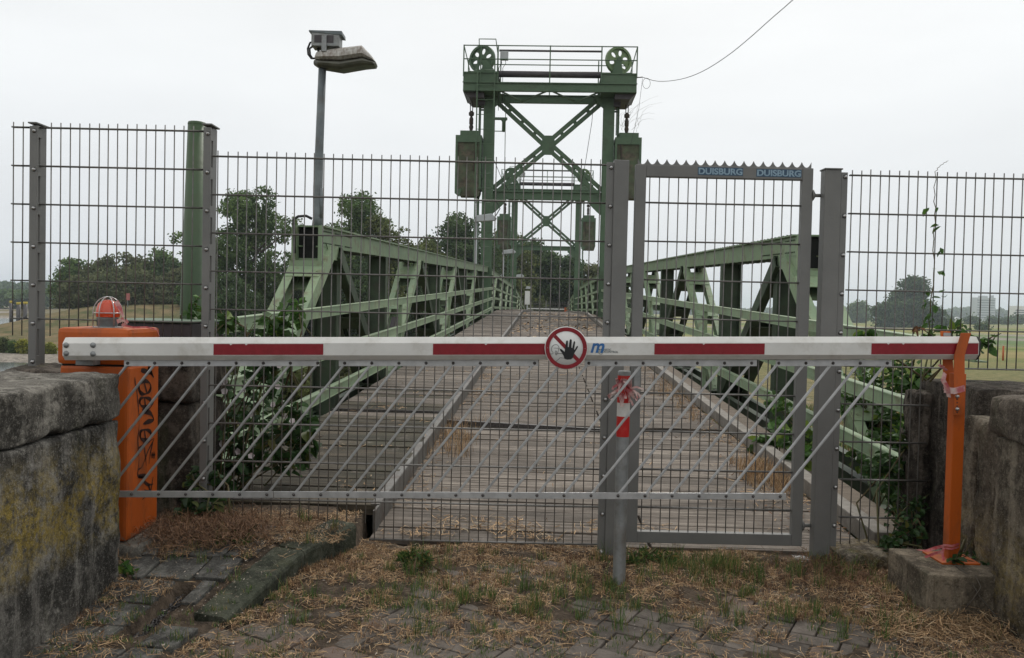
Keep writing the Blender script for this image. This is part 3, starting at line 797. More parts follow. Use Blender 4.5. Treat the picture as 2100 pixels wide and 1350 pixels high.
        for hgt in (1.06, .63, .22):
            rl = MB(); za, zb = zd(r0) + hgt, zd(v1) + hgt
            rl.beam(B(ur, r0, za), B(ur, v1, zb), .008, .10)
            rl.beam(B(ur + sgn * .028, r0, za), B(ur + sgn * .028, v1, zb), .075, .008, UP, (0, .046))
            rl.beam(B(ur + sgn * .028, r0, za), B(ur + sgn * .028, v1, zb), .075, .008, UP, (0, -.046))
            part(rl, 'handrail', 'truss')
        br = MB()
        for v in nodes_bot + nodes_top:
            if not r0 < v < v1: continue
            for hgt in (1.06, .63, .22): br.beam(B(ur, v, zd(v) + hgt), B(ui, v, zd(v) + hgt), .05, .012)
        part(br, 'rail_brackets', 'truss_shade')['kind'] = 'stuff'
        if lod == 0:
            for v in (13.0, 19.6, 26.2, 32.8):
                rp_ = MB(); rp_.beam(B(ur + sgn * .03, v - .25, zd(v) - .2), B(ur + sgn * .03, v - .25, zd(v) + 1.05), .07, .05, _e)
                part(rp_, 'rail_post', 'truss')
    # floor beams and stringers
    fb = MB()
    for v in nodes_bot + nodes_top:
        if v0 - 4 < v < v1: fb.ibeam(B(UC - 2.9, v, zd(v) - .38), B(UC + 2.9, v, zd(v) - .38), .14, .34, .016)
    for u_ in (-1.9, -1.1, -.3, .5, 1.3, 1.75):
        fb.ibeam(B(u_, (4.7 if lod == 0 else v0), zd(max(v0, 4.7) if lod else 4.7) - .18), B(u_, v1, zd(v1) - .18), .1, .2, .012)
    part(fb, 'floor_beams', 'truss_shade')['kind'] = 'stuff'
    s0 = 4.46 if lod == 0 else v0
    # deck
    slope = math.atan((zd(v1) - zd(s0)) / (v1 - s0))
    if planks:
        w_ = .205
        def pm(nm, lu, mat, wj=.006, th=.06):
            a = MB(); a.box((-lu/2, -w_/2 + wj, -th), (lu/2, w_/2 - wj, 0)); return shared(nm, a, Mt[mat], .004)
        full = pm('deck_plank', 2.71, 'plank'); hA = pm('deck_plank', 1.52, 'plank'); hB = pm('deck_plank', 1.18, 'plank')
        foot = pm('footway_plank', 1.11, 'plank_moss')
        footd = shared('footway_plank', (lambda q: q.box((-1.11/2, -w_/2 + .006, -.06), (1.11/2, w_/2 - .006, 0)))(MB()), Mt['plank'], .004)
        v = s0 + .1
        i = 0
        while v < v1 - .05:
            z = zd(v)
            gap = abs(v - 8.0) < .10
            c = random.random()
            if not gap:
                if c < .42:
                    place_plank(hA, T, -.93 + .76 + .005, v, z + random.uniform(-.006, .004), slope); place_plank(hB, T, -.93 + 1.53 + .59 + .01, v, z + random.uniform(-.006, .004), slope) if i % 2 else place_plank(hB, T, -.93 + 1.53 + .59 + .01, v, z, slope)
                else: place_plank(full, T, .435, v, z + random.uniform(-.006, .005), slope)
                if v > 4.66: place_plank(foot if v < 7.6 + random.random() * 3 else footd, T, -1.495, v, zd(v) + .12 + random.uniform(-.007, .006), slope, .008)
            v += w_; i += 1
        jt = MB(); jt.beam(B(-2.0, 8.0, zd(8) + .065), B(1.75, 8.0, zd(8) - .05), .05, .04); 
        jt.beam(B(-2.04, 7.965, zd(8) + .112), B(-.97, 7.965, zd(8) + .112), .02, .05)
        part(jt, 'expansion_joint', 'rivet')
    else:
        dk = MB(); dk.beam(B(.435, s0, zd(s0) - .03), B(.435, v1, zd(v1) - .03), 2.71, .06); dk.beam(B(-1.505, s0, zd(s0) + .09), B(-1.505, v1, zd(v1) + .09), 1.09, .06)
        part(dk, 'decking', 'timber')
    e = MB(); e.beam(B(-.92, s0 + .1, zd(s0) + .045), B(-.92, v1, zd(v1) + .045), .014, .155)
    e.beam(B(-.94, s0 + .22, zd(s0) + .128), B(-.94, v1, zd(v1) + .128), .05, .008)
    part(e, 'step_edge', 'stepsteel')
    e = MB(); e.beam(B(1.855, s0 + .05, zd(s0) + .05), B(1.855, v1, zd(v1) + .05), .10, .11)
    part(e, 'kerb_beam', 'kerbsteel', .008)
    e = MB(); e.beam(B(2.07, s0 + .05, zd(s0) - .02), B(2.07, v1, zd(v1) - .02), .24, .07)
    part(e, 'edge_timber', 'timber', .006)
    return T

span('green riveted truss approach span with weathered plank deck behind the fence', 9.0, 35.75,
     [9.55, 16.15, 22.75, 29.35], [6.25, 12.85, 19.45, 26.05, 32.65], True, 0)
span('level green truss lift span between the two lifting towers', 36.3, 66.7,
     [42.0, 48.6, 55.2, 61.8], [38.7, 45.3, 51.9, 58.5, 65.1], False, 1)
span('far green truss approach span sloping down beyond the second lifting tower', 67.3, 94.0,
     [70.6, 77.2, 83.8, 90.4], [73.9, 80.5, 87.1, 93.0], False, 2)

# ------------------------------------------------------------------ lifting towers (local: x across, y along, z above deck)
def tower(label, v, rear):
    T = thing('lifting_tower', label, 'bridge tower', B(.01, v, zd(v)), -HEAD)
    def part(mb, name, mat, parent=None, bevel=0):
        return mb.build(name, Mt[mat], parent or T, bevel)
    T.scale = (1, 1, .990)
    H0, H1 = 9.2, 10.15
    for s in (-1, 1):
        c = MB(); x = s * 2.57
        c.box((x - .23, -.27, -1.2), (x + .23, -.245, 9.36)); c.box((x - .23, .245, -1.2), (x + .23, .27, 9.36))
        c.box((x - .17, -.245, -1.2), (x - .14, .245, 9.36)); c.box((x + .14, -.245, -1.2), (x + .17, .245, 9.36))
        col = part(c, 'tower_column', 'tower')
        z = -.6
        while z < 9:
            st = MB(); st.box((x - .232, -.276, z), (x + .232, -.270, z + .03)); z += .62; part(st, 'joint_strip', 'tower', col)
        g = MB(); xo = s * 2.98
        g.box((xo - .05, -.05, -.6), (xo + .05, .05, 9.2)); 
        for z in (1, 2.6, 4.2, 5.8, 7.4, 8.8): g.box((min(x, xo), -.03, z), (max(x, xo), .03, z + .07))
        part(g, 'guide_rail', 'tower')
        # sheave housing at the tower head
        h = MB(); xa, xb = (s * 3.63, s * 2.15) if s < 0 else (s * 2.15, s * 3.63)
        h.box((xa, -1.0, 9.41), (xb, -.94, H1)); h.box((xa, .94, 9.41), (xb, 1.0, H1))
        h.box((xa, -1.04, H1), (xb, 1.04, H1 + .05)); h.box((xa, -1.04, 9.37), (xb, 1.04, 9.41)); h.box((xa - .02, -1.07, 9.74), (xb + .02, -1.0, 9.78))
        xe = s * 3.62; h.box((xe - .02, -.94, 9.41), (xe + .02, .94, H1))
        part(h, 'head_beam', 'tower')
        u_ = MB()
        xo_, xi_ = s * 3.60, s * 2.75
        u_.prism([(xo_, -.9, 9.368), (xi_, -.9, 9.368), (xi_, -.9, 9.15), (s * 3.38, -.9, 9.15)], (0, 1.8, 0))
        u_.box((s * 2.75, -.35, 8.98), (s * 3.05, .35, 9.148))
        part(u_, 'bearing_box', 'shaft')
        # sheave wheel with oval holes, seen almost face on
        rw = MB(); R0 = .60; n_ = 40; cx, cz = s * 2.93, 11.03
        def ring(ra, rb, y0, y1, mbb):
            vs = []; fs = []
            for j in range(n_):
                a = 2 * math.pi * j / n_
                for (r_, y_) in ((ra, y0), (rb, y0), (rb, y1), (ra, y1)): vs.append((r_ * math.cos(a), y_, r_ * math.sin(a)))
            for j in range(n_):
                b0, b1 = j * 4, ((j + 1) % n_) * 4
                for q in range(4): fs.append((b0 + q, b0 + (q + 1) % 4, b1 + (q + 1) % 4, b1 + q))
            mbb.add(vs, fs)
        ring(R0 - .10, R0, -.09, .09, rw); ring(.0001, .16, -.12, .12, rw)
        # web with six oval holes
        npts = 12
        for k in range(6):
            a0_, a1_ = k * math.pi / 3, (k + 1) * math.pi / 3; am = (a0_ + a1_) / 2
            outer = []; inner = []
            for q in range(npts):
                f_ = q / npts
                # outline of the sector, and an oval inside it
                if f_ < .25: t_ = f_ / .25; pp = (.15 + (R0 - .25) * t_, a0_)
                elif f_ < .5: t_ = (f_ - .25) / .25; pp = (R0 - .10, a0_ + (a1_ - a0_) * t_)
                elif f_ < .75: t_ = (f_ - .5) / .25; pp = (R0 - .10 - (R0 - .25) * t_, a1_)
                else: t_ = (f_ - .75) / .25; pp = (.15, a1_ + (a0_ - a1_) * t_)
                outer.append((pp[0] * math.cos(pp[1]), pp[0] * math.sin(pp[1])))
                an = am + math.pi + math.pi * .25 * 0 
                th = math.atan2(outer[-1][1] - .335 * math.sin(am), outer[-1][0] - .335 * math.cos(am))
                lx, lz = math.cos(th - am) * .135, math.sin(th - am) * .085
                inner.append((.335 * math.cos(am) + lx * math.cos(am) - lz * math.sin(am), .335 * math.sin(am) + lx * math.sin(am) + lz * math.cos(am)))
            for y_ in (-.025, .025):
                vs = [(p_[0], y_, p_[1]) for p_ in outer] + [(p_[0], y_, p_[1]) for p_ in inner]
                rw.add(vs, [(q, (q + 1) % npts, npts + (q + 1) % npts, npts + q) for q in range(npts)])
            rw.add([(p_[0], y_, p_[1]) for y_ in (-.025, .025) for p_ in inner], [(q, (q + 1) % npts, npts + (q + 1) % npts, npts + q) for q in range(npts)])
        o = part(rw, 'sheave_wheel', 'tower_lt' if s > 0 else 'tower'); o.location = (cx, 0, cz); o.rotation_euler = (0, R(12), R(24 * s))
        pb = MB()
        for y_ in (-.30, .26):
            pb.prism([(cx - .05 - .3 * s, y_, H1 + .05), (cx + .05 - .3 * s + .42, y_, H1 + .05), (cx + .10, y_, cz + .06), (cx - .08, y_, cz + .06)], (0, .04, 0))
        pb.cyl((cx, -.34, cz), (cx, .34, cz), .07, 12)
        part(pb, 'pillow_block', 'tower')
        # knee plates
        kn = MB()
        kn.prism([(s * 2.34, -.2, 4.95), (s * 2.34, -.2, 4.3), (s * 2.15, -.2, 4.45), (s * 1.75, -.2, 4.85), (s * 1.75, -.2, 4.95)], (0, .03, 0))
        part(kn, 'knee_plate', 'tower'); kn = MB()
        kn.prism([(s * 2.34, -.2, 9.5), (s * 2.34, -.2, 8.9), (s * 2.1, -.2, 9.1), (s * 1.9, -.2, 9.5)], (0, .03, 0))
        part(kn, 'knee_plate', 'tower')
    for (xa, xb, za, zb, nm) in ((-3.62, 3.62, 9.37, 9.735, 'front_beam'),):
        q = MB(); q.ibeam((xa, -1.09 if nm == 'front_beam' else 0, (za + zb) / 2), (xb, -1.09 if nm == 'front_beam' else 0, (za + zb) / 2), .16, zb - za, .03)
        part(q, 'cross_beam', 'tower')
    q = MB(); q.ibeam((-2.34, 0, 5.14), (2.34, 0, 5.14), .2, .36, .04); part(q, 'cross_beam', 'tower')
    q = MB(); q.ibeam((-3.62, 1.09, 9.60), (3.62, 1.09, 9.60), .16, .36, .03); part(q, 'cross_beam', 'tower')
    q = MB()
    for (a, b_) in (((-2.1, -.9), (-1.2, .9)), ((-1.2, .9), (-.1, -.9)), ((.1, -.9), (1.2, .9)), ((1.2, .9), (2.1, -.9))):
        q.beam((a[0], a[1], 9.45), (b_[0], b_[1], 9.45), .07, .05)
    part(q, 'lacing_bars', 'tower')['kind'] = 'stuff'
    # X bracing, each diagonal a pair of bars with batten pieces
    C = Vector((0, 0, 7.33))
    for (sx, zt) in ((-1, 9.42), (1, 9.42), (-1, 5.30), (1, 5.30)):
        e = Vector((sx * 2.34, 0, zt)); d = (C - e).normalized(); nrm = Vector((-d.z, 0, d.x))
        q = MB()
        for of in (-.118, .118): q.beam(e + nrm * of, C + nrm * of, .10, .175, nrm)
        for t_ in np.arange(.02, 1, .235): q.beam(e.lerp(C, t_), e.lerp(C, t_ + .05), .03, .08, nrm)
        part(q, 'cross_brace', 'tower')
    q = MB(); w_, h_ = .27, .42
    q.prism([(-w_, -.075, 7.33 - h_ + .12), (-w_ + .12, -.075, 7.33 - h_), (w_ - .12, -.075, 7.33 - h_), (w_, -.075, 7.33 - h_ + .12), (w_, -.075, 7.33 + h_ - .12), (w_ - .12, -.075, 7.33 + h_), (-w_ + .12, -.075, 7.33 + h_), (-w_, -.075, 7.33 + h_ - .12)], (0, .02, 0))
    part(q, 'gusset_plate', 'tower')
    # drive shaft
    q = MB(); q.tube([(-2.2, -.5, 10.26), (2.2, -.5, 10.26)], .14, 12); q.tube([(-2.2, 0, 11.42), (2.2, 0, 11.42)], .045, 10)
    part(q, 'drive_shaft', 'shaft')
    # walkway and railing
    q = MB(); q.box((-2.1, -1.0, 9.76), (2.1, -.72, 9.79))
    part(q, 'walkway', 'tower')
    for yf in (-1.05, 1.05):
        for z in (11.30, 10.73) if yf < 0 else (11.12, 10.80):
            q = MB(); q.tube([(-3.62, yf, z), (3.62, yf, z)], .024, 6); part(q, 'rail', 'tower')
        for x in (-3.62, -2.9, -2.18, 0, 2.15, 3.62):
            q = MB(); q.beam((x, yf, 9.7 if abs(x) < 3 else 10.0), (x, yf, 11.32), .05, .05, (0, 1, 0)); part(q, 'rail_post', 'tower')
    q = MB()
    for s in (-1, 1): q.beam((s * 3.62, -1.05, 11.28), (s * 3.35, -1.05, H1 + .05), .03, .03); q.tube([(s * 3.62, -1.05, 11.30), (s * 3.62, 1.05, 11.12)], .02, 6)
    part(q, 'rail_stay', 'tower')
    # ladder
    ld = MB()
    for x in (-3.02, -2.30): ld.beam((x, -1.20, -.2), (x, -1.20, 10.7), .05, .05, (0, 1, 0))
    lo = part(ld, 'ladder', 'tower')
    z = 0.0
    while z < 10.6: rg = MB(); rg.tube([(-3.02, -1.20, z), (-2.30, -1.20, z)], .016, 5); z += .62 if z > 0 else .3; part(rg, 'rung', 'tower', lo)
    q = MB(); q.tube([(-2.95, -1.2, 10.7), (-2.98, -1.2, 11.52), (-2.28, -1.2, 11.52), (-2.20, -1.0, 11.0), (-2.20, -1.0, 10.2)], .026, 6); part(q, 'ladder_hoop', 'tower')
    jb = MB(); jb.box((-2.10, -.98, 10.72), (-1.76, -.86, 11.10)); j = part(jb, 'junction_box', 'lightgrey', None, .01)
    cb = MB()
    for x in (-2.05, -1.88): cb.tube([(x, -.92, 10.72), (x + .02, -.92, 10.6), (x - .1, -.92, 10.4), (x - .08, -.92, 8.6)], .012, 5)
    part(cb, 'cables', 'rubber', j)
    if not rear:
        # bracket with cable reel on the inner face of the left column
        q = MB(); q.box((-2.34, -.3, 8.38), (-1.78, -.1, 8.46)); q.box((-2.34, -.25, 7.86), (-1.85, -.2, 7.89))
        q.tube([(-1.93, -.2, 8.37), (-1.93, -.2, 8.28), (-1.93, -.2, 7.86)], [.13, .075, .075], 10)
        q.tube([(-1.86, -.2, 9.4), (-1.86, -.2, 8.3), (-1.84, -.2, 5.4), (-1.84, -.2, 1.8)], .016, 5)
        part(q, 'cable_bracket', 'tower')
        q = MB(); q.tube([(1.9, -.3, 9.3), (1.84, -.3, 8.3), (1.60, -.3, 6.5), (1.4, -.3, 5.3)], .012, 5); part(q, 'loose_cable', 'rubber')
        q = MB(); q.tube([(-2.3, -.3, 6.6), (-2.0, -.3, 5.9), (-1.7, -.3, 5.35)], .012, 5); part(q, 'loose_cable', 'rubber')
        q = MB(); q.tube([(2.9, -.05, 9.1), (2.9, -.05, 7.8)], .02, 5); part(q, 'hanging_rod', 'tower')
        q = MB(); q.tube([(3.62, -1.06, 10.02), (3.86, -1.06, 10.04)], .025, 5); part(q, 'wire_bracket', 'rivet')
    return T
t1 = tower('near green steel lifting tower with ladder, two sheave wheels and crossed braces', 36.0, False)
t2 = tower('far smaller looking green lifting tower framed by the nearer tower', 67.0, True)

def counterweight(label, v, s, z0=0.0):
    T = thing('counterweight', label, 'counterweight', B(.01 + s * 3.40, v, zd(v)), -HEAD, 'counterweights hanging in the lifting towers')
    w_ = .56; T.scale = (1, 1, .992)
    b_ = MB(); b_.prism([(-w_ + .06, -.34, 5.25), (-w_ + .22, -.34, 5.02), (w_ - .1, -.34, 5.02), (w_ - .04, -.34, 5.2), (w_ - .04, -.34, 7.55), (-w_ + .06, -.34, 7.55)], (0, .68, 0))
    b_.build('concrete_block', Mt['cwt'], T)
    f = MB()
    f.box((-w_, -.40, 5.3), (-w_ + .09, .40, 7.62)); f.box((w_ - .09, -.40, 5.3), (w_, .40, 7.62))
    f.box((-w_ + .09, -.40, 7.32), (w_ - .09, -.36, 7.62)); f.box((-w_ + .12, -.36, 7.56), (w_ - .12, .36, 7.62))
    f.prism([(-w_ + .002, -.40, 5.30), (-w_ + .002, -.40, 5.12), (-w_ + .2, -.40, 4.96), (-w_ + .3, -.40, 5.3)], (0, .05, 0))
    f.build('steel_frame', Mt['tower'], T)
    t_ = MB(); t_.box((-w_ + .18, -.28, 7.62), (w_ - .12, .28, 7.84)); t_.build('top_trough', Mt['tower'], T)
    d = MB(); d.beam((-.33 * -s * -1, -.375, 7.3), (.22 * -s, -.375, 6.1), .05, .045, (0, 1, 0)); d.build('hook_bar', Mt['chain'], T)
    c = MB()
    x = .06 * -s
    c.tube([(x - .05, 0, 9.1), (x - .05, 0, 8.75)], .02, 5); c.tube([(x + .05, 0, 9.1), (x + .05, 0, 8.75)], .02, 5)
    c.lathe((x, 0, 8.62), [(.03, -.12), (.11, -.07), (.12, .05), (.05, .13), (.001, .14)], 10)
    c.lathe((x, 0, 8.30), [(.04, -.2), (.09, -.12), (.09, .1), (.05, .2), (.001, .21)], 10)
    c.lathe((x, 0, 7.97), [(.04, -.16), (.10, .08), (.07, .18), (.001, .19)], 10)
    c.build('chain', Mt['chain'], T)
    return T
counterweight('stained concrete counterweight hanging left of the near tower', 35.9, -1)
counterweight('stained concrete counterweight hanging right of the near tower, behind the gate post', 35.9, 1)
counterweight('small distant counterweight on the left side of the far tower', 67.1, -1)
counterweight('small distant counterweight on the right side of the far tower', 67.1, 1)

# dry creeper twigs on the right chain
tw = MB()
for k in range(14):
    p = B(UC + 2.9 + random.random() * .9, 35.5, zd(36) + 7.7 + random.random() * .4); pts = [p]
    dx, dz = random.uniform(-.22, .3), random.uniform(.2, .5)
    for q in range(4):
        p = p + Vector((dx, random.uniform(-.05, .05), dz)); pts.append(p); dx += random.uniform(-.1, .16); dz -= .1
    tw.tube(pts, [.005, .004, .004, .003, .002], 4, False)
o = tw.build('dry_creeper', Mt['stem']); tag(o, 'dry bare creeper twigs clinging round the right hand tower chain', 'plant')

# wire from the tower head up and over to the right
P0 = B(3.87, 34.95, zd(36) + 9.94)
pts = []
for (px, py, Y) in ((1312, 157, 35), (1350, 167, 34), (1395, 163, 32), (1440, 147, 30), (1490, 116, 28), (1535, 80, 26.3), (1580, 40, 24.8), (1628, -2, 23.4), (1690, -62, 21.5)):
    pts.append(at(px, py, Y))
pts[0] = P0; PS = []
for i in range(len(pts) - 1):
    for t_ in (0, .25, .5, .75):
        a_, b_, c_, d_ = pts[max(i-1, 0)], pts[i], pts[i+1], pts[min(i+2, len(pts)-1)]
        PS.append(.5 * ((2*b_) + (c_-a_)*t_ + (2*a_-5*b_+4*c_-d_)*t_*t_ + (3*b_-a_-3*c_+d_)*t_**3))
PS.append(pts[-1])
w = MB(); w.tube(PS, .012, 5); a = P0 + Vector((.03, 0, -.05)); 
w.tube([a + Vector((.16 * math.sin(t_) + .14, 0, .22 * math.cos(t_) - .2)) for t_ in np.linspace(0, 2 * math.pi, 14)], .008, 4, False)
o = w.build('overhead_wire', Mt['rubber']); tag(o, 'thin dark wire sweeping from the near tower head up to the right', 'wire')
w = MB(); w.tube([P0 + Vector((0, 0, -.05)), P0 + Vector((-.12, 0, -1.3)), P0 + Vector((-.42, 0, -2.8))], .007, 4)
o = w.build('slack_wire', Mt['rubber']); tag(o, 'thin slack wire dangling from the bracket on the near tower head', 'wire')

# ------------------------------------------------------------------ street lamps on the bridge
T = thing('street_lamp', 'weathered street lamp with grey control box standing at the left truss end', 'street lamp', at(651, 453, 9.25))
base = Vector(T.location)
topp = at(661, 142, 9.25); mid = at(655, 300, 9.25)
def relp(p): return Vector(p) - base
pole = MB(); pole.tube([relp(at(651, 466, 9.25)), relp(at(652, 447, 9.25)), relp(at(652, 386, 9.25)), relp(mid), relp(topp)], [.062, .055, .052, .046, .042], 14)
po = pole.build('pole', Mt['galv_dark'], T)
sl_ = MB(); sl_.tube([relp(at(659, 447, 9.22)), relp(at(659, 386, 9.22))], .022, 8); sl_.build('cable_sleeve', Mt['galv_dark'], po)
# luminaire: cross-sections along its length
def px9(x, y, dy=0): return relp(at(x, y, 9.25 + dy))
secs = [((645, 133), (651, 108), .07), ((655, 139), (664, 106), .125), ((702, 146), (700, 101), .15), ((748, 138), (744, 96), .15), ((770, 137), (762, 115), .11), ((773, 133), (771, 128), .06)]
def lum(secs_, name, mat, f0, f1):
    mb = MB(); vs = []; n_ = 12
    for (b0, t0, hw) in secs_:
        pb_, pt = px9(*b0), px9(*t0)
        for j in range(n_):
            a = 2 * math.pi * j / n_; h = .5 + .5 * math.sin(a); h = f0 + (f1 - f0) * h
            wv = hw * math.copysign(abs(math.cos(a)) ** .6, math.cos(a))
            vs.append(pb_.lerp(pt, h) + Vector((0, wv * (1 if h < .6 else .9 - .35 * (h - .6)), 0)))
    fs = [(i*n_+j, i*n_+(j+1)%n_, (i+1)*n_+(j+1)%n_, (i+1)*n_+j) for i in range(len(secs_)-1) for j in range(n_)]
    fs += [list(range(n_))[::-1], [(len(secs_)-1)*n_+j for j in range(n_)]]
    mb.add(vs, fs, False); return mb.build(name, Mt[mat], T)
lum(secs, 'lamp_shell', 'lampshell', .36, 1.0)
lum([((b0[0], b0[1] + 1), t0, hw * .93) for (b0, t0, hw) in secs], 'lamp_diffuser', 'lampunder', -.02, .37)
cbx = MB(); a, b_ = px9(642, 99), px9(699, 72)
cbx.box((a.x, -.09, a.z), (b_.x, .09, b_.z)); c_ = cbx.build('control_box', Mt['galv'], T, .006)
hd = MB(); hd.prism([(b_.x - .33, -.10, b_.z), (b_.x + .035, -.10, b_.z - .03), (b_.x + .03, -.10, b_.z + .012), (b_.x - .33, -.10, b_.z + .014)], (0, .2, 0)); hd.build('box_lid', Mt['galv_dark'], c_)
rc = MB(); rc.box((a.x + .035, -.094, a.z + .035), (b_.x - .06, -.0905, b_.z - .035)); rc.build('recessed_panel', Mt['shaft'], c_)
bk = MB(); p = px9(669, 104); bk.box((p.x - .026, -.115, p.z - .04), (p.x + .026, -.095, p.z + .14)); bk.build('bracket', Mt['galv'], c_)
for dx in (.06, .10): 
    g = MB(); g.tube([(a.x + dx, 0, a.z), (a.x + dx, 0, a.z - .03), (a.x + dx, 0, a.z - .055)], [.017, .014, .006], 8); g.build('cable_gland', Mt['rubber'], c_)
cbm = MB()
for (x0_, x1_) in ((638, 631), (641, 635)):
    cbm.tube([px9(642, 86 if x0_ == 638 else 95), px9(x0_ - 2, 88 if x0_ == 638 else 97), px9(x1_, 100), px9(x1_ + 1, 112), px9(x0_, 120), px9(649, 120)], .011, 6)
cbm.build('cable_loops', Mt['rubber'], T)

def lamp2(label, v, ph, flat, side=1):
    T = thing('street_lamp', label, 'street lamp', B(UC - 2.95, v, zd(v)), -HEAD, 'lamps along the left side of the bridge')
    p = MB(); p.tube([(0, 0, -.3), (0, 0, ph)], [.06, .05], 8); p.build('pole', Mt['lightgrey'], T)
    h = MB(); h.prism([(-.1, -.13, ph - .02), (.78, -.13, ph + .06), (.83, -.13, ph + .16), (.62, -.13, ph + .34), (-.02, -.13, ph + .24)], (0, .26, 0))
    h.build('lamp_head', Mt['lightgrey'], T, .03)
    return T
L2 = lamp2('grey street lamp in front of the near tower left column', 33.6, 3.75, True)
q = MB(); q.tube([(.78, 0, 4.0), (.95, 0, 4.3), (.8, 0, 4.62), (.45, 0, 4.6)], .022, 6); q.build('cable_loop', Mt['rubber'], L2)
lamp2('small grey street lamp rising beside the far tower', 56.0, 3.85, True)
lamp2('tiny far street lamp beyond the far tower', 80.0, 3.6, True)

q = MB(); cc = [at(604, 520, 9.0), at(603, 470, 8.98), at(602, 450, 8.97), at(612, 444, 8.97), at(628, 443, 8.97), at(640, 449, 8.98)]
q.tube(cc, .016, 6); o = q.build('cable_conduit', Mt['rubber']); tag(o, 'black cable looping over the open end of the left truss chord', 'cable')

# ------------------------------------------------------------------ far end of the bridge
T = thing('signal_box', 'tall white signal cabinet on a post at the far end of the bridge', 'signal', B(-1.95, 95, zd(94)), -HEAD)
q = MB(); q.tube([(0, 0, -.5), (0, 0, 2.2)], .07, 8); q.build('post', Mt['lightgrey'], T)
q = MB(); q.box((-.28, -.15, 1.55), (.28, .15, 3.1)); q.build('cabinet', Mt['signwhite'], T, .03)
q = MB(); q.prism([(-.25, -.2, 3.35), (.3, -.2, 3.35), (.34, -.2, 3.6), (-.1, -.2, 3.66)], (0, .4, 0)); q.build('lamp_head', Mt['lightgrey'], T, .02)
T = thing('road_barrier', 'thin white barrier arm closing the far end of the bridge', 'barrier', B(UC, 95.5, zd(94)), -HEAD)
q = MB(); q.box((-2.1, -.06, 1.05), (2.2, .06, 1.17)); q.build('arm', Mt['signwhite'], T)
q = MB(); q.box((2.2, -.2, -.3), (2.55, .2, 1.3)); q.build('support', Mt['orange'], T)
T = thing('mesh_fence', 'distant grey mesh fence across the far end of the bridge', 'fence', B(UC, 97, zd(94)), -HEAD)
q = MB()
for x in np.arange(-2.4, 2.7, .2): q.box((x - .014, -.01, .0), (x + .014, .01, 2.0))
for z in np.arange(.1, 2.1, .4): q.box((-2.4, -.016, z - .015), (2.6, -.011, z + .015))
q.build('mesh_wires', Mt['wire'], T, kind='stuff')
for x in (-2.45, 0.1, 2.65): q = MB(); q.box((x - .05, -.05, -.5), (x + .05, .05, 2.1)); q.build('fence_post', Mt['greypost'], T)

# green steel pile behind the mesh, and the slab it stands by
T = thing('steel_pile', 'thick green painted steel pipe post standing behind the second fence post', 'post', at(392, 700, 5.6))
b0 = Vector(T.location)
q = MB(); q.tube([Vector((0, 0, -1.5)), at(391, 660, 5.6) - b0, at(404, 255, 5.6) - b0], [.075, .071, .058], 20); q.build('pipe', Mt['truss'], T)
Mt['pile'] = mk('pile_green_paint', (.062, .105, .05), (.048, .082, .042), 2, 6, .5, .1, 20, dirt=(.05, .06, .03), dscale=4, damt=.5)
T.children[0].data.materials[0] = Mt['pile']
q = MB(); q.lathe(at(404, 255, 5.6) - b0, [(.058, -.01), (.060, .0), (.056, .012), (.001, .014)], 20); q.build('pipe_cap', Mt['pile'], T)
T = thing('steel_box', 'dark green steel box lying on top of the abutment pier', 'box', (-2.0, 4.78, 1.09))
q = MB(); q.box((-.26, -.25, 0.0), (.25, .26, .085)); q.build('box_body', Mt['shaft'], T, .008)
q = MB(); q.box((-.27, -.27, .087), (.26, .28, .10)); q.build('box_lid', Mt['tower'], T, .004)
# ------------------------------------------------------------------ double-rod mesh fence
YF = 4.36
_wire_cache = {}
def vwire(parent, x, z0, z1, y=YF, name='vertical_wire', r=.003):
    o = bpy.data.objects.new(name, unit_wire); COL.objects.link(o); o.parent = parent
    o.matrix_parent_inverse = parent_matrix(parent).inverted()
    o.location = (x, y, z0); o.scale = (r / .003, r / .003, z1 - z0); o.rotation_euler = (0, random.gauss(0, .0012), 0)
    return o
def hwire(parent, x0, x1, z, y, r=.0042):
    o = bpy.data.objects.new('horizontal_wire', unit_wire); COL.objects.link(o); o.parent = parent
    o.matrix_parent_inverse = parent_matrix(parent).inverted()
    o.location = (x0, y, z); o.scale = (r / .003, r / .003, x1 - x0); o.rotation_euler = (0, R(90), 0)
    return o
_m = MB(); _m.tube([(0, 0, 0), (0, 0, 1)], .003, 6); unit_wire = _m.mesh('wire'); unit_wire.materials.append(Mt['wire'])

def panel(label, xs, ztop, nrows, x0, x1, zbot, rowlim=None):
    T = thing('mesh_fence', label, 'fence panel', ((x0 + x1) / 2, YF, zbot(x0)), 0, 'double rod mesh fence panels')
    for x in xs: vwire(T, x, zbot(x), ztop + .028 + random.gauss(0, .0015))
    for k in range(nrows):
        z = ztop - .2 * k
        a, b_ = x0, x1
        if rowlim: a, b_ = rowlim(z, a, b_)
        if b_ - a < .02: continue
        hwire(T, a, b_, z, YF - .0065); hwire(T, a, b_, z, YF + .0065)
    return T
X = lambda px, py, Y=YF: at(px, py, Y).x
Zp = lambda px, py, Y=YF: at(px, py, Y).z
# far left panel (high)
zt1 = Zp(230, 265.5)
xa = X(92, 400); 
panel('high mesh fence panel left of the green pipe, its foot hidden by the orange cabinet', [X(105, 400) + .0495 * k for k in range(16)], zt1, 6, X(76, 400), X(424, 300), lambda x: zt1 - 1.09)
panel('narrow mesh fence stub at the very left end of the fence', [X(27, 500), X(46, 500)], zt1, 6, X(24, 500), X(62, 400), lambda x: zt1 - 1.09)
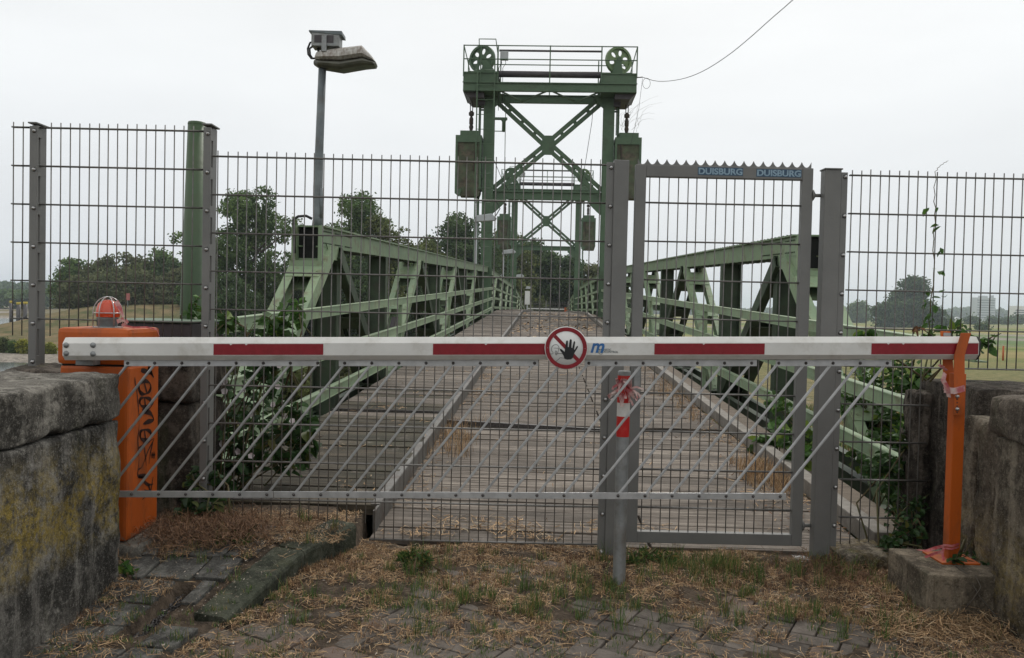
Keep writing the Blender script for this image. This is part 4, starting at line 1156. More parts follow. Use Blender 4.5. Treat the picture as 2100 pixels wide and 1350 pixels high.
# wide middle panel
zt2 = (Zp(440, 326.7) + Zp(1240, 332.7)) / 2
xs2 = []; x = X(447, 480)
while x < X(1238, 480): xs2.append(x); x += .05
xstep = X(762, 1060)
zl, zr = Zp(600, 1070), Zp(1000, 1110)
panel('widest mesh fence panel, lower than its left neighbour, spanning the plank deck', xs2, zt2, 11, X(434, 480), X(1246, 480), lambda x: zl if x < xstep else zr,
      lambda z, a, b_: (xstep - .01, b_) if z < zl else (a, b_))
# right panel
zt3 = (Zp(1745, 359) + Zp(2090, 368)) / 2
xs3 = [X(1743, 500) + .0497 * k for k in range(27)]
xc = X(1906, 760); zc = Zp(2000, 757)
panel('right hand mesh fence panel with a creeper stem, stepped to fit over the abutment', xs3, zt3, 11, X(1738, 500), xs3[-1] + .02, lambda x: (Zp(1800, 1100) + (.02 if x > X(1790, 1000) else -.07)) if x < xc else zc - .004,
      lambda z, a, b_: (a, b_) if z >= zc - .02 else ((a, xc) if z > Zp(1800, 1090) else (a, X(1765, 1130))))

bolt_me = (lambda q: q.lathe((0, 0, 0), [(.001, -.012), (.006, -.011), (.0095, -.006), (.0095, 0), (.013, .0), (.013, .003)], 10, 'Y'))(MB()).mesh('bolt'); bolt_me.materials.append(Mt['steel'])
def bolt(parent, p, s=1.0):
    o = bpy.data.objects.new('bolt', bolt_me); COL.objects.link(o); o.parent = parent
    o.matrix_parent_inverse = parent_matrix(parent).inverted(); o.location = p; o.scale = (s, s, s); return o

def fence_post(label, bar, box, zb, zt, bolt_z, cap=False, yb=4.325, name='fence_post', barbot=None, boxy=(4.375, 4.435), plate=False):
    T = thing(name, label, 'fence post', ((bar[0] + bar[1]) / 2, YF, zb))
    q = MB(); q.box((box[0], boxy[0], zb), (box[1], boxy[1], zt - (.004 if cap else 0))); q2 = q.build('box_section', Mt['greypost'], None, .003); rel(q2, T)
    q = MB(); q.box((bar[0], yb, (barbot or zb)), (bar[1], yb + .012, zt - .012)); q2 = q.build('clamp_bar', Mt['greypost'], None, .002); rel(q2, T)
    xm = (bar[0] + bar[1]) / 2
    for z in bolt_z:
        if boxy[0] > yb + .014: q = MB(); q.box((bar[0] + .006, yb + .0125, z - .03), (bar[1] - .004, boxy[0] + .001, z + .03)); q2 = q.build('spacer', Mt['greypost'], None); rel(q2, T)
    for z in bolt_z: bolt(T, (xm + .004, yb, z), .95)
    if cap:
        q = MB(); q.box((bar[0] - .008, yb - .004, zt), (box[1] + .012, boxy[1] + .006, zt + .008)); q2 = q.build('cap_plate', Mt['greypost'], None, .002); rel(q2, T)
    return T
bz1 = [Zp(67, 271) - .2 * k for k in range(7)]
fence_post('tall two part fence post at the left end standing on the dark abutment ledge', (X(59, 500, 4.325), X(75, 500, 4.325)), (X(60, 500, 4.375), X(81, 500, 4.375)), .93, Zp(75, 254, 4.33), bz1, True)
bz2 = [Zp(425, 277) - .2 * k for k in range(12)]
fence_post('tall two part fence post in front of the green pipe and stained pier', (X(417, 300, 4.325), X(432, 300, 4.325)), (X(419, 300, 4.375), X(437, 300, 4.375)), .08, Zp(430, 257, 4.33), bz2, True)
bz3 = [Zp(1252, 348) - .2 * k for k in range(11)]
fence_post('broad gate post standing between the wide mesh panel and the gate, behind the bollard', (X(1243, 400, 4.30), X(1258, 400, 4.30)), (X(1258.5, 400, 4.29), X(1289, 400, 4.29)), .0, Zp(1275, 328, 4.29), bz3, False, 4.30, 'gate_post', .05, (4.29, 4.37))
bz4 = [Zp(1735, 365, 4.30) - .2 * k for k in range(11)]
G = fence_post('broad gate post bolted to a base plate right of the gate', (X(1727, 350, 4.268), X(1740, 350, 4.268)), (X(1693, 350, 4.27), X(1726.5, 350, 4.27)), -.01, Zp(1705, 348, 4.27), bz4, False, 4.272, 'gate_post', .10, (4.27, 4.335))
q = MB(); xg = X(1709.8, 350, 4.27); zg = Zp(1705, 348, 4.27)
q.box((xg - .047, 4.264, zg), (xg + .047, 4.341, zg + .008)); q2 = q.build('cap', Mt['greypost'], None, .003); rel(q2, G)
q = MB(); q.box((xg - .11, 4.19, -.004), (xg + .11, 4.45, .014)); q2 = q.build('base_plate', Mt['galv'], None, .002); rel(q2, G)
for dx, dy in ((-.085, 4.22), (.085, 4.22)):
    q = MB(); q.cyl((xg + dx, dy, .01), (xg + dx, dy, .045), .009, 8); q.cyl((xg + dx, dy, .014), (xg + dx, dy, .028), .017, 6); q2 = q.build('anchor_bolt', Mt['rivet'], None); rel(q2, G)

xe_ = xs3[-1] + .03
fence_post('grey fence post closing the right hand mesh panel above the abutment', (xe_, xe_ + .04), (xe_ + .005, xe_ + .06), .955, Zp(2090, 356, 4.33), [zt3 - .01 - .2 * k for k in range(5)], True)

# ------------------------------------------------------------------ gate
YG = 4.30
gx0, gx1 = at(1300, 500, YG).x, at(1664, 500, YG).x
gz1, gz0 = at(1480, 341, YG).z, at(1470, 1117, YG).z
T = thing('gate', 'grey framed mesh gate with spiked top strip and two blue town name stickers', 'gate', ((gx0 + gx1) / 2, YG, gz0))
fw_ = .056
q = MB()
q.box((gx0, YG, gz0), (gx0 + fw_, YG + .04, gz1)); q.box((gx1 - fw_, YG, gz0), (gx1, YG + .04, gz1))
q.box((gx0 + fw_, YG, gz0), (gx1 - fw_, YG + .04, gz0 + fw_ + .004)); q.box((gx0 + fw_, YG, gz1 - fw_ - .006), (gx1 - fw_, YG + .04, gz1))
q2 = q.build('gate_frame', Mt['greypost'], None, .004); rel(q2, T)
bars = []
for k in range(17): vwire(T, X(1330, 500, YG + .02) + .0492 * k, gz0 + fw_, gz1 - fw_, YG + .02)
zr_ = Zp(1480, 418, YG)
for k in range(9): 
    hwire(T, gx0 + fw_ - .001, gx1 - fw_ + .001, zr_ - .2 * k + (.01 if k > 4 else 0), YG + .0135); hwire(T, gx0 + fw_ - .001, gx1 - fw_ + .001, zr_ - .2 * k + (.01 if k > 4 else 0), YG + .0265)
# scalloped spike strip
n_t = 18; pitch = (gx1 - gx0 - .02) / n_t
pts = [(gx1 - .01, YG + .012, gz1 + .001), (gx0 + .012, YG + .012, gz1 + .001)]
for k in range(n_t):
    xa_ = gx0 + .012 + pitch * k
    for s_ in np.linspace(0, 1, 9): 
        d = 2 * s_ - 1; pts.append((xa_ + pitch * s_, YG + .012, gz1 + .004 + .028 * abs(d) ** 2.2))
pts = pts[:2] + pts[2:]
q = MB()
for i in range(2, len(pts) - 1):
    a, b_ = pts[i], pts[i + 1]
    if b_[0] <= a[0]: continue
    q.prism([(a[0], a[1], gz1 - .004), (b_[0], b_[1], gz1 - .004), b_, a], (0, .004, 0))
q2 = q.build('spike_strip', Mt['greypost'], None); rel(q2, T)
# hinges
for (py, nm) in ((400, 'hinge'), (1080, 'hinge')):
    z = at(1670, py, YG).z; q = MB(); q.cyl((gx1 - .01, YG + .02, z), (X(1690, 400, 4.27) + .0, YG + .02, z), .009, 10); q.lathe((gx1 - .002, YG + .02, z), [(.03, 0), (.03, .008), (.012, .02)], 12, 'X')
    q2 = q.build(nm, Mt['greypost'], None); rel(q2, T)
q = MB(); a, b_ = at(1302, 807, YG - .01), at(1313, 757, YG - .01); q.box((a.x - .006, YG - .012, a.z), (b_.x + .002, YG - .0005, b_.z)); q2 = q.build('lock_plate', Mt['galv'], None, .002); rel(q2, T)

def text_obj(s, size, loc, mat, parent, shear=0, off=0, sx=1, ext=.0004, name='lettering', bold=0, rot=(R(90), 0, 0)):
    cu = bpy.data.curves.new(name, 'FONT'); cu.body = s; cu.size = size; cu.shear = shear; cu.offset = bold; cu.extrude = ext
    cu.align_x = 'CENTER'; cu.align_y = 'CENTER'; cu.space_character = 1.0
    tmp = bpy.data.objects.new('tmp_text', cu); COL.objects.link(tmp)
    dg = bpy.context.evaluated_depsgraph_get(); me = bpy.data.meshes.new_from_object(tmp.evaluated_get(dg))
    bpy.data.objects.remove(tmp); bpy.data.curves.remove(cu)
    me.materials.clear(); me.materials.append(mat)
    o = bpy.data.objects.new(name, me); COL.objects.link(o); o.location = loc; o.rotation_euler = rot; o.scale = (sx, 1, 1)
    if parent: rel(o, parent)
    return o
for (pa, pb_) in ((1431, 1524), (1551, 1644)):
    a, b_ = at(pa, 359 + (pa - 1431) * .03, YG), at(pb_, 345 + (pa - 1431) * .03, YG)
    q = MB(); q.box((a.x, YG - .0012, a.z), (b_.x, YG - .0003, b_.z)); st = q.build('town_sticker', Mt['navy'], None); rel(st, T)
    c_ = Vector(((a.x + b_.x) / 2, YG - .0016, (a.z + b_.z) / 2)); W = abs(b_.x - a.x)
    t_ = text_obj('DUISBURG', .050, c_ + Vector((0, 0, 0)), Mt['paleblue'], None, 0, 0, 1, .0002, 'town_name', .0016)
    w0 = max(v.co.x for v in t_.data.vertices) - min(v.co.x for v in t_.data.vertices)
    h0 = max(v.co.y for v in t_.data.vertices) - min(v.co.y for v in t_.data.vertices)
    t_.scale = (W * .97 / w0, .033 / h0, 1); t_.location.z = c_.z - (max(v.co.y for v in t_.data.vertices) + min(v.co.y for v in t_.data.vertices)) / 2 * .033 / h0
    rel(t_, T); 
    

# ------------------------------------------------------------------ barrier: cabinet, arm, skirt
YC = 3.86
cx0, cx1 = at(116, 700, YC).x, at(261, 900, YC).x
zc0, zc1, zs = .162, at(190, 673, YC).z, at(190, 749, YC).z
T = thing('barrier_cabinet', 'orange barrier cabinet with dark scrawl down its side and caged red beacon', 'cabinet', ((cx0 + cx1) / 2, 4.03, zc0))
q = MB(); q.box((cx0 + .012, YC + .006, zc0), (cx1 - .002, YC + .347, zs - .004)); o = q.build('lower_body', Mt['orange'], None, .014); rel(o, T)
q = MB(); q.box((cx0, YC, zs), (cx1, YC + .352, zc1)); o = q.build('hood', Mt['orange'], None, .022); rel(o, T)
q = MB(); q.box((cx0 + .02, YC + .012, zs - .006), (cx1 - .01, YC + .34, zs + .002)); o = q.build('seam', Mt['dark'], None); rel(o, T)
q = MB(); a, b_ = at(171, 747, YC), at(206, 735, YC); q.box((a.x, 3.79, a.z), (b_.x, YC - .001, b_.z + .03)); o = q.build('arm_bracket', Mt['galv'], None, .002); rel(o, T)
# rust chips on the cabinet corner
# marker scrawl on the right side face
def atx(px, py, Xp):
    d = _f + _r * ((px - 1050) / FPX) - _u * ((py - 675) / FPX); return Vector((0, 0, CAMZ)) + d * (Xp / d.x)
xf = cx1 - .002 + .0012
def zp8(x, y): return atx(100 + x / 2.547, 590 + y / 2.547, xf)
strokes = [([(483,432),(510,438),(540,452),(520,418),(548,468)],7), ([(450,470),(453,512)],3),
 ([(476,545),(470,520),(480,500),(505,488),(528,500),(532,530),(515,552),(490,556),(476,545)],6), ([(500,500),(512,548)],4),
 ([(475,600),(480,580),(505,575),(530,585),(532,610),(510,625),(485,618),(475,600)],6), ([(500,578),(506,622)],4),
 ([(490,640),(545,598),(530,628),(498,652),(470,668)],5), ([(498,650),(530,655),(548,690),(520,700),(495,712)],7),
 ([(478,775),(480,752),(505,742),(532,755),(530,785),(505,798),(482,790),(478,775)],6), ([(500,745),(506,795)],4),
 ([(458,520),(468,620),(472,720),(466,800),(472,900),(466,985),(505,988)],3), ([(470,985),(505,985)],7),
 ([(465,840),(515,812),(550,790),(520,850),(490,930),(470,950)],3), ([(545,800),(532,860),(524,920)],4), ([(495,805),(505,880),(510,930)],3),
 ([(540,862),(540,890)],4), ([(550,858),(550,892)],4), ([(536,875),(556,873)],3),
 ([(496,1012),(520,1030),(545,1026)],5), ([(520,1030),(528,1062),(500,1056)],4), ([(545,990),(532,1070)],3), ([(488,1108),(520,1080),(548,1072)],2)]
q = MB()
for (ps, wd) in strokes:
    P3 = [zp8(*p) for p in ps]; wd = wd * .00075
    # resample smoothly
    PP = []
    for i in range(len(P3) - 1):
        for t_ in np.linspace(0, 1, 5)[:-1]:
            p_1 = P3[max(i-1, 0)]; p0 = P3[i]; p1 = P3[i+1]; p2 = P3[min(i+2, len(P3)-1)]
            PP.append(.5 * ((2*p0) + (p1-p_1)*t_ + (2*p_1-5*p0+4*p1-p2)*t_*t_ + (-p_1+3*p0-3*p1+p2)*t_**3))
    PP.append(P3[-1])
    for i in range(len(PP) - 1):
        a, b_ = PP[i], PP[i+1]; d = (b_ - a); 
        if d.length < 1e-5: continue
        d.normalize(); s_ = Vector((1, 0, 0)).cross(d) * wd * (1 + .5 * math.sin(i * .7)) * 1.6
        e_ = d * wd * .5
        q.add([a - s_ - e_, b_ - s_ + e_, b_ + s_ + e_, a + s_ - e_], [(0, 1, 2, 3)])
for i, v in enumerate(q.v): q.v[i] = (xf, v[1], v[2])
o = q.build('marker_scrawl', Mt['marker'], None); rel(o, T)

# beacon
bc_ = at(221, 672, 3.99)
T = thing('warning_beacon', 'red domed warning beacon under a wire cage on the orange cabinet', 'warning light', (bc_.x, 3.99, zc1))
q = MB(); q.lathe((0, 0, 0), [(.066, 0), (.066, .004), (.001, .0045)], 20); q.build('base_plate', Mt['galv'], T)
q = MB(); q.lathe((0, 0, .004), [(.044, 0), (.046, .035), (.050, .044), (.001, .045)], 20); q.build('socket', Mt['galv_dark'], T)
q = MB(); q.lathe((0, 0, .05), [(.051, 0), (.054, .01), (.052, .035), (.044, .062), (.028, .078), (.001, .084)], 24); q.build('lens', Mt['redlens'], T)
q = MB()
for k in range(3):
    a = R(60 * k + 20)
    q.tube([Vector((math.cos(a) * .064 * math.cos(t_), math.sin(a) * .064 * math.cos(t_), .07 + .078 * math.sin(t_))) if 0 <= t_ <= math.pi else Vector((math.cos(a) * .064 * (1 if t_ < 0 else -1), math.sin(a) * .064 * (1 if t_ < 0 else -1), .004)) for t_ in [-1, *np.linspace(0, math.pi, 13), 4]], .0025, 5)
q.tube([(.064 * math.cos(t_), .064 * math.sin(t_), .07) for t_ in np.linspace(0, 2 * math.pi, 24, endpoint=False)], .0022, 5, False, True)
q.build('wire_cage', Mt['steel'], T)

def ribbon(q, pts, w, tw=0, n=5):
    pts = [Vector(p) for p in pts]; vs = []; fs = []
    for i, p in enumerate(pts):
        t_ = (pts[min(i + 1, len(pts) - 1)] - pts[max(i - 1, 0)]).normalized()
        a = t_.cross(Vector((.3, -1, .2))).normalized(); b_ = t_.cross(a); an = tw * i
        s_ = (a * math.cos(an) + b_ * math.sin(an)) * w / 2
        vs += [p - s_, p + s_]
    for i in range(len(pts) - 1): fs.append((2*i, 2*i+1, 2*i+3, 2*i+2))
    q.add(vs, fs, True)
q = MB(); q.v = []
p0 = at(247, 635, 3.95)
ribbon(q, [at(238, 618, 3.95), at(246, 632, 3.93), at(253, 650, 3.93), at(247, 662, 3.92)], .022, .5)
ribbon(q, [at(240, 660, 3.92), at(252, 655, 3.91), at(260, 663, 3.92), at(247, 671, 3.92)], .02, .4)
ribbon(q, [at(250, 668, 3.93), at(262, 660, 3.93), at(258, 655, 3.92)], .012, .4)
o = q.build('barrier_tape', Mt['tape'], None); tag(o, 'crumpled red and white tape caught in the beacon cage on the cabinet', 'tape')
q = MB(); ribbon(q, [at(255, 668, 3.98), at(275, 672, 3.95), at(300, 671, 3.9), at(322, 676, 3.87), at(327, 690, 3.86)], .008, .3)
o = q.build('barrier_tape', Mt['tape_red'], None); tag(o, 'thin red tape trailing over the top of the orange cabinet', 'tape')

# arm
YA = 3.74
A0, A1 = at(128, 716.3, YA - .04), at(2008, 714.6, YA - .04)
A0.y = A1.y = YA
T = thing('road_barrier', 'long white barrier arm with red stripes and a hanging rod skirt', 'barrier', (A0.x, YA, A0.z))
sec = [(-.04, -.029), (-.04, .026), (-.016, .051), (.016, .051), (.04, .026), (.04, -.029), (.018, -.051), (-.018, -.051)]
q = MB(); q.prism([A0 + Vector((0, y, z)) for (y, z) in sec], A1 - A0); o = q.build('boom', Mt['white'], None, .0015); rel(o, T)
sl = (A1.z - A0.z) / (A1.x - A0.x)
def onarm(px, py, off=0):
    p = at(px, py, YA - .04 - off); return p
for i, (xa_, xb_) in enumerate(((438, 663), (888, 1130), (1342, 1568), (1787, 2006))):
    cxa, cxb = onarm(xa_, 716).x, onarm(xb_, 716).x
    za, zb_ = A0.z + sl * (cxa - A0.x), A0.z + sl * (cxb - A0.x)
    q = MB(); y = YA - .0412
    # a few torn nicks along the edge
    top = [(cxa, za + .0225)]; 
    nick = [.16, .30] if i in (0, 3) else [.45]
    for nk in nick:
        xx = cxa + (cxb - cxa) * nk; zz_ = za + sl * (xx - cxa)
        top += [(xx - .008, zz_ + .0225), (xx - .002, zz_ + .016), (xx + .006, zz_ + .0225)]
    top += [(cxb, zb_ + .0225)]
    poly = [(cxa, za - .0265), (cxb, zb_ - .0265)] + top[::-1]
    q.prism([(x_, y, z_) for (x_, z_) in poly], (0, .0008, 0)); o = q.build('red_stripe', Mt['red'], None); rel(o, T)
for (x_, y_) in ((136, 708), (136, 725), (191, 708), (191, 726)):
    q = MB(); p = onarm(x_, y_); q.lathe(p, [(.001, -.009), (.006, -.009), (.007, -.005), (.0125, -.003), (.0125, -.0005)], 12, 'Y'); o = q.build('mounting_bolt', Mt['galv'], None); rel(o, T)
q = MB(); q.prism([A1 + Vector((.0005, y * 1.03, z * 1.03)) for (y, z) in sec], (.006, 0, 0)); o = q.build('end_cap', Mt['rubber'], None); rel(o, T)
# skirt
YS = 3.745
def rail(xa_, xb_, y0_, y1_, name='skirt_rail', yo=0):
    a, b_ = at(xa_, y0_, YS + yo), at(xb_, y1_, YS + yo)
    q = MB(); q.beam(a, b_, .006, .029); o = q.build(name, Mt['alu'], None, .0008); rel(o, T); return o
for (a, b_) in ((255, 655), (695, 1104), (1199, 1552), (1591, 1829)): rail(a, b_, 744.6, 744.6)
q = MB(); p = at(1104, 744, YS); 
lowa, lowb = at(36, 1012.5, YS), at(1607, 1018, YS)
def lowy(px): return 1012.5 + (px - 36) / 1571 * 5.8
for (a, b_) in ((36, 560), (561.5, 1330), (1331.5, 1612)): rail(a, b_, lowy(a), lowy(b_))
rb = (lambda q: q.lathe((0, 0, 0), [(.001, -.007), (.005, -.006), (.0075, 0)], 8, 'Y'))(MB()).mesh('rivet'); rb.materials.append(Mt['rivet'])
for k in range(29):
    xt_ = 1820 - 55.66 * k; xb_ = 1600 - 55.42 * k
    pt, pb_ = at(xt_, 745, YS - .004), at(xb_, lowy(xb_), YS - .004)
    d = (pt - pb_).normalized()
    q = MB(); q.beam(pb_ + Vector((0, .009, 0)) + d * .004, pt + Vector((0, .009, 0)) - d * .004, .006, .0115, (0, 1, 0))
    q.beam(pb_ + Vector((0, .012, 0)) + d * .004, pt + Vector((0, .012, 0)) - d * .004, .011, .004, (0, 1, 0))
    o = q.build('skirt_bar', Mt['alu'], None); rel(o, T)
    for p in (pt, pb_):
        o = bpy.data.objects.new('rivet', rb); COL.objects.link(o); o.parent = T; o.matrix_parent_inverse = parent_matrix(T).inverted(); o.location = p
# maker's lettering on the arm
def z5(x, y, off=0): return at(1090 + x / 6.75, 650 + y / 6.75, YA - .0412 - off)
p = z5(905, 432); t_ = text_obj('m', .095, p, Mt['blue'], None, .28, 0, 1, .0003, 'blue_logo', .0022)
w0 = max(v.co.x for v in t_.data.vertices) - min(v.co.x for v in t_.data.vertices); t_.scale = (.062 / w0, .9, 1); 
zc_ = (max(v.co.y for v in t_.data.vertices) + min(v.co.y for v in t_.data.vertices)) / 2; t_.location.z = p.z - zc_ * .9; rel(t_, T)
p = z5(1010, 455); t_ = text_obj('MAGNETIC', .0115, p, Mt['galv_dark'], None, .2, 0, 1, .0002, 'lettering', .0002); rel(t_, T)
p = z5(1050, 485); t_ = text_obj('AUTOCONTROL', .0125, p, Mt['galv_dark'], None, .2, 0, 1, .0002, 'lettering', .0002); rel(t_, T)
q = MB(); c_ = z5(958, 492); q.tube([c_ + Vector((.009 * math.cos(t_), 0, .008 * math.sin(t_))) for t_ in np.linspace(R(150), R(390), 12)], .0009, 4); o = q.build('logo_arc', Mt['galv_dark'], None); rel(o, T)

# prohibition sign on the arm
SY = YA - .052
SC = at(1161, 714, SY)
T = thing('prohibition_sign', 'round red and white no entry sign with a black raised hand on the arm', 'sign', SC)
k_ = (SY / FPX) / 6.75
def sp_(x, y, layer): return Vector(((x - 485) * k_, -.0018 - .0006 * layer, -(y - 437) * k_))
q = MB(); q.lathe((0, 0, 0), [(.001, -.0015), (298 * k_, -.0015), (298 * k_, .0015), (.001, .0015)], 64, 'Y'); q.build('disc', Mt['signwhite'], T)
q = MB(); vs = []; n_ = 72
for j in range(n_):
    a = 2 * math.pi * j / n_
    for r_ in (234, 288): vs.append(sp_(485 + r_ * math.cos(a), 437 + r_ * math.sin(a), 2))
q.add(vs, [(2*j, 2*j+1, 2*((j+1) % n_)+1, 2*((j+1) % n_)) for j in range(n_)]); q.build('red_ring', Mt['red'], T)
q = MB(); hw = 25 / math.sqrt(2)
q.add([sp_(x, y, 1) for (x, y) in ((322 + hw, 272 - hw), (652 + hw, 600 - hw), (652 - hw, 600 + hw), (322 - hw, 272 + hw))], [(0, 1, 2, 3)]); q.build('red_slash', Mt['red'], T)
hand = [(398,452),(412,448),(440,468),(464,492),(472,430),(482,342),(494,330),(508,340),(508,420),(520,424),(532,322),(546,310),(560,322),(558,425),(568,438),(586,350),(598,338),(608,350),(596,448),(602,462),(630,410),(646,404),(648,420),(602,500),(580,575),(555,592),(505,598),(465,586),(452,545),(428,505),(400,468)]
q = MB(); q.add([sp_(x, y, 3) for (x, y) in hand], [list(range(len(hand)))]); q.build('black_hand', Mt['black'], T)
q = MB()
def line5(ps, w_=2.6):
    P3 = [sp_(x, y, 2.5) for (x, y) in ps]
    for a, b_ in zip(P3, P3[1:]):
        d = (b_ - a).normalized(); s_ = Vector((0, 1, 0)).cross(d) * w_ * k_; q.add([a - s_ - d * w_ * k_, b_ - s_ + d * w_ * k_, b_ + s_ + d * w_ * k_, a + s_ - d * w_ * k_], [(0, 1, 2, 3)])
line5([(268,522),(305,522),(304,500),(284,478),(282,445),(292,415),(318,396),(345,391),(368,400),(384,425),(388,448),(378,462),(370,512),(352,536),(338,528)])
line5([(314,441),(388,441)]); line5([(345+11*math.cos(t_), 500+21*math.sin(t_)) for t_ in np.linspace(0, 2*math.pi, 13)]); line5([(368,516),(432,516)]); line5([(350,625),(404,573),(462,578)])
q.build('face_outline', Mt['black'], T)
for x in (228, 748):
    q = MB(); q.lathe(sp_(x, 440, 2), [(.001, -.002), (.0022, 0)], 8, 'Y'); q.build('screw', Mt['steel'], T)

# orange forked post that receives the arm
pb_ = at(1945, 1150, 3.74); pt = at(1956, 770, 3.74)
zb = .207
T = thing('fork_post', 'orange forked support post holding the tip of the barrier arm', 'post', (pb_.x, 3.74, zb))
xp = pb_.x + .010
q = MB(); q.box((xp - .026, 3.712, zb + .004), (xp + .026, 3.764, pt.z + .01)); o = q.build('square_tube', Mt['orange'], None, .003); rel(o, T); 
q = MB(); q.box((xp - .085, 3.65, zb - .002), (xp + .085, 3.83, zb + .006)); o = q.build('base_plate', Mt['orange'], None, .001); rel(o, T)
q = MB()
lo = [at(1956, 851, 3.69), at(1974, 851, 3.69)]; md = [at(1956, 730, 3.69), at(1977, 730, 3.69)]; tp = [at(1970, 683, 3.69), at(1990, 683, 3.69)]
q.prism([lo[0], lo[1], at(1977, 781, 3.69), md[1], tp[1], tp[0], md[0], at(1955, 781, 3.69)], (0, -.006, 0)); o = q.build('front_prong', Mt['orange'], None, .001); rel(o, T)
q = MB(); q.prism([at(1936, 792, 3.79), at(1958, 792, 3.79), at(1954, 735, 3.79), at(1949, 680, 3.79), at(1929, 679, 3.79), at(1934, 735, 3.79)], (0, .006, 0)); o = q.build('rear_prong', Mt['orange'], None, .001); rel(o, T)
q = MB(); a = at(1943, 684, 3.788); q.box((a.x - .018, 3.7855, a.z - .012), (a.x + .014, 3.7895, a.z + .003)); o = q.build('rubber_pad', Mt['galv'], None); rel(o, T)
for py in (813, 839): 
    p = at(1963, py, 3.684); bolt(T, p, .8)
for py in (806, 819, 826, 833, 846):
    p = at(1963, py, 3.683); q = MB(); q.lathe(p, [(.001, -.0006), (.0035, -.0005), (.0035, 0)], 8, 'Y'); o = q.build('bolt_hole', Mt['rubber'], None); rel(o, T)
# tape round the post
q = MB()
for (pz, w_) in ((797, .018), (802, .016)):
    ring_ = [at(1936, pz, 3.70), at(1957, pz + 3, 3.678), at(1978, pz - 3, 3.678), at(1979, pz - 4, 3.74), at(1958, pz - 3, 3.79), at(1936, pz - 1, 3.79), at(1936, pz, 3.70)]
    ribbon(q, ring_, w_, .03)
ribbon(q, [at(1938, 765, 3.69), at(1934, 780, 3.67), at(1943, 795, 3.68), at(1946, 815, 3.69)], .02, .5)
ribbon(q, [at(1937, 755, 3.70), at(1925, 748, 3.69), at(1942, 760, 3.70)], .012, .6)
o = q.build('barrier_tape', Mt['tape'], None); tag(o, 'red and white tape wound round the upper part of the orange forked post', 'tape')
q = MB()
for (pz, w_) in ((1118, .010), (1124, .008)):
    ribbon(q, [at(1934, pz, 3.698), at(1952, pz + 2, 3.695), at(1966, pz - 2, 3.698), at(1968, pz - 4, 3.78), at(1934, pz - 2, 3.78), at(1934, pz, 3.698)], w_, .03)
ribbon(q, [at(1936, 1120, 3.69), at(1918, 1124, 3.66), at(1900, 1130, 3.62), at(1880, 1128, 3.60)], .014, .5)
ribbon(q, [at(1936, 1122, 3.69), at(1932, 1135, 3.66), at(1936, 1150, 3.65)], .012, .5)
ribbon(q, [at(1936, 1130, 3.68), at(1915, 1136, 3.64), at(1897, 1143, 3.62)], .012, .4)
o = q.build('barrier_tape', Mt['tape_red'], None); tag(o, 'red and white tape tied round the foot of the orange forked post', 'tape')

# bollard
bb = at(1269, 1205, 3.87)
T = thing('bollard', 'slim galvanised steel bollard with red and white bands in front of the gate', 'bollard', (bb.x, 3.87, bb.z - .05))
zt_ = at(1279, 760, 3.87).z - T.location.z
def bzl(py): return at(1275, py, 3.84).z - T.location.z
q = MB(); q.tube([(0, 0, -.05), (0, 0, bzl(897))], .0300, 24, False); q.build('tube', Mt['galv'], T)
q = MB(); q.tube([(0, 0, bzl(897)), (0, 0, bzl(855))], .0306, 24, False); q.build('red_band', Mt['bred'], T)
q = MB(); q.tube([(0, 0, bzl(855)), (0, 0, bzl(827))], .0303, 24, False); q.build('white_band', Mt['white'], T)
q = MB(); q.tube([(0, 0, bzl(827)), (0, 0, bzl(771))], .0306, 24, False); q.build('red_band', Mt['bred'], T)
q = MB(); q.lathe((0, 0, 0), [(.0302, bzl(771)), (.0302, zt_ - .006), (.026, zt_ - .001), (.001, zt_)], 24); q.build('cap', Mt['galv'], T)
q = MB(); c_ = Vector((bb.x, 3.87, at(1275, 800, 3.84).z)); rr_ = random.Random(5)
for k in range(7):
    a0_ = rr_.random() * 6; z0_ = rr_.uniform(-.045, .045)
    ribbon(q, [c_ + Vector((.034 * math.cos(a0_ + t_), .034 * math.sin(a0_ + t_), z0_ + rr_.uniform(-.012, .012))) for t_ in np.linspace(0, 6.3, 16)], rr_.uniform(.008, .018), .12)
for k in range(20):
    a0_ = rr_.uniform(-2.9, -.2); p = c_ + Vector((.036 * math.cos(a0_), .036 * math.sin(a0_), rr_.uniform(-.03, .04))); ps = [p]
    d = Vector((math.cos(a0_) * rr_.uniform(.4, 1.4), -.6 * rr_.random(), rr_.uniform(-1.2, .7))).normalized()
    for j in range(5):
        p = p + d * .012; d = (d + Vector((rr_.uniform(-.5, .5), rr_.uniform(-.4, .3), rr_.uniform(-.8, .25)))).normalized(); ps.append(p)
    ribbon(q, ps, rr_.uniform(.008, .017), rr_.uniform(-.6, .6))
o = q.build('barrier_tape', Mt['tape'], None); tag(o, 'frayed bundle of pink and white tape knotted round the bollard top', 'tape')
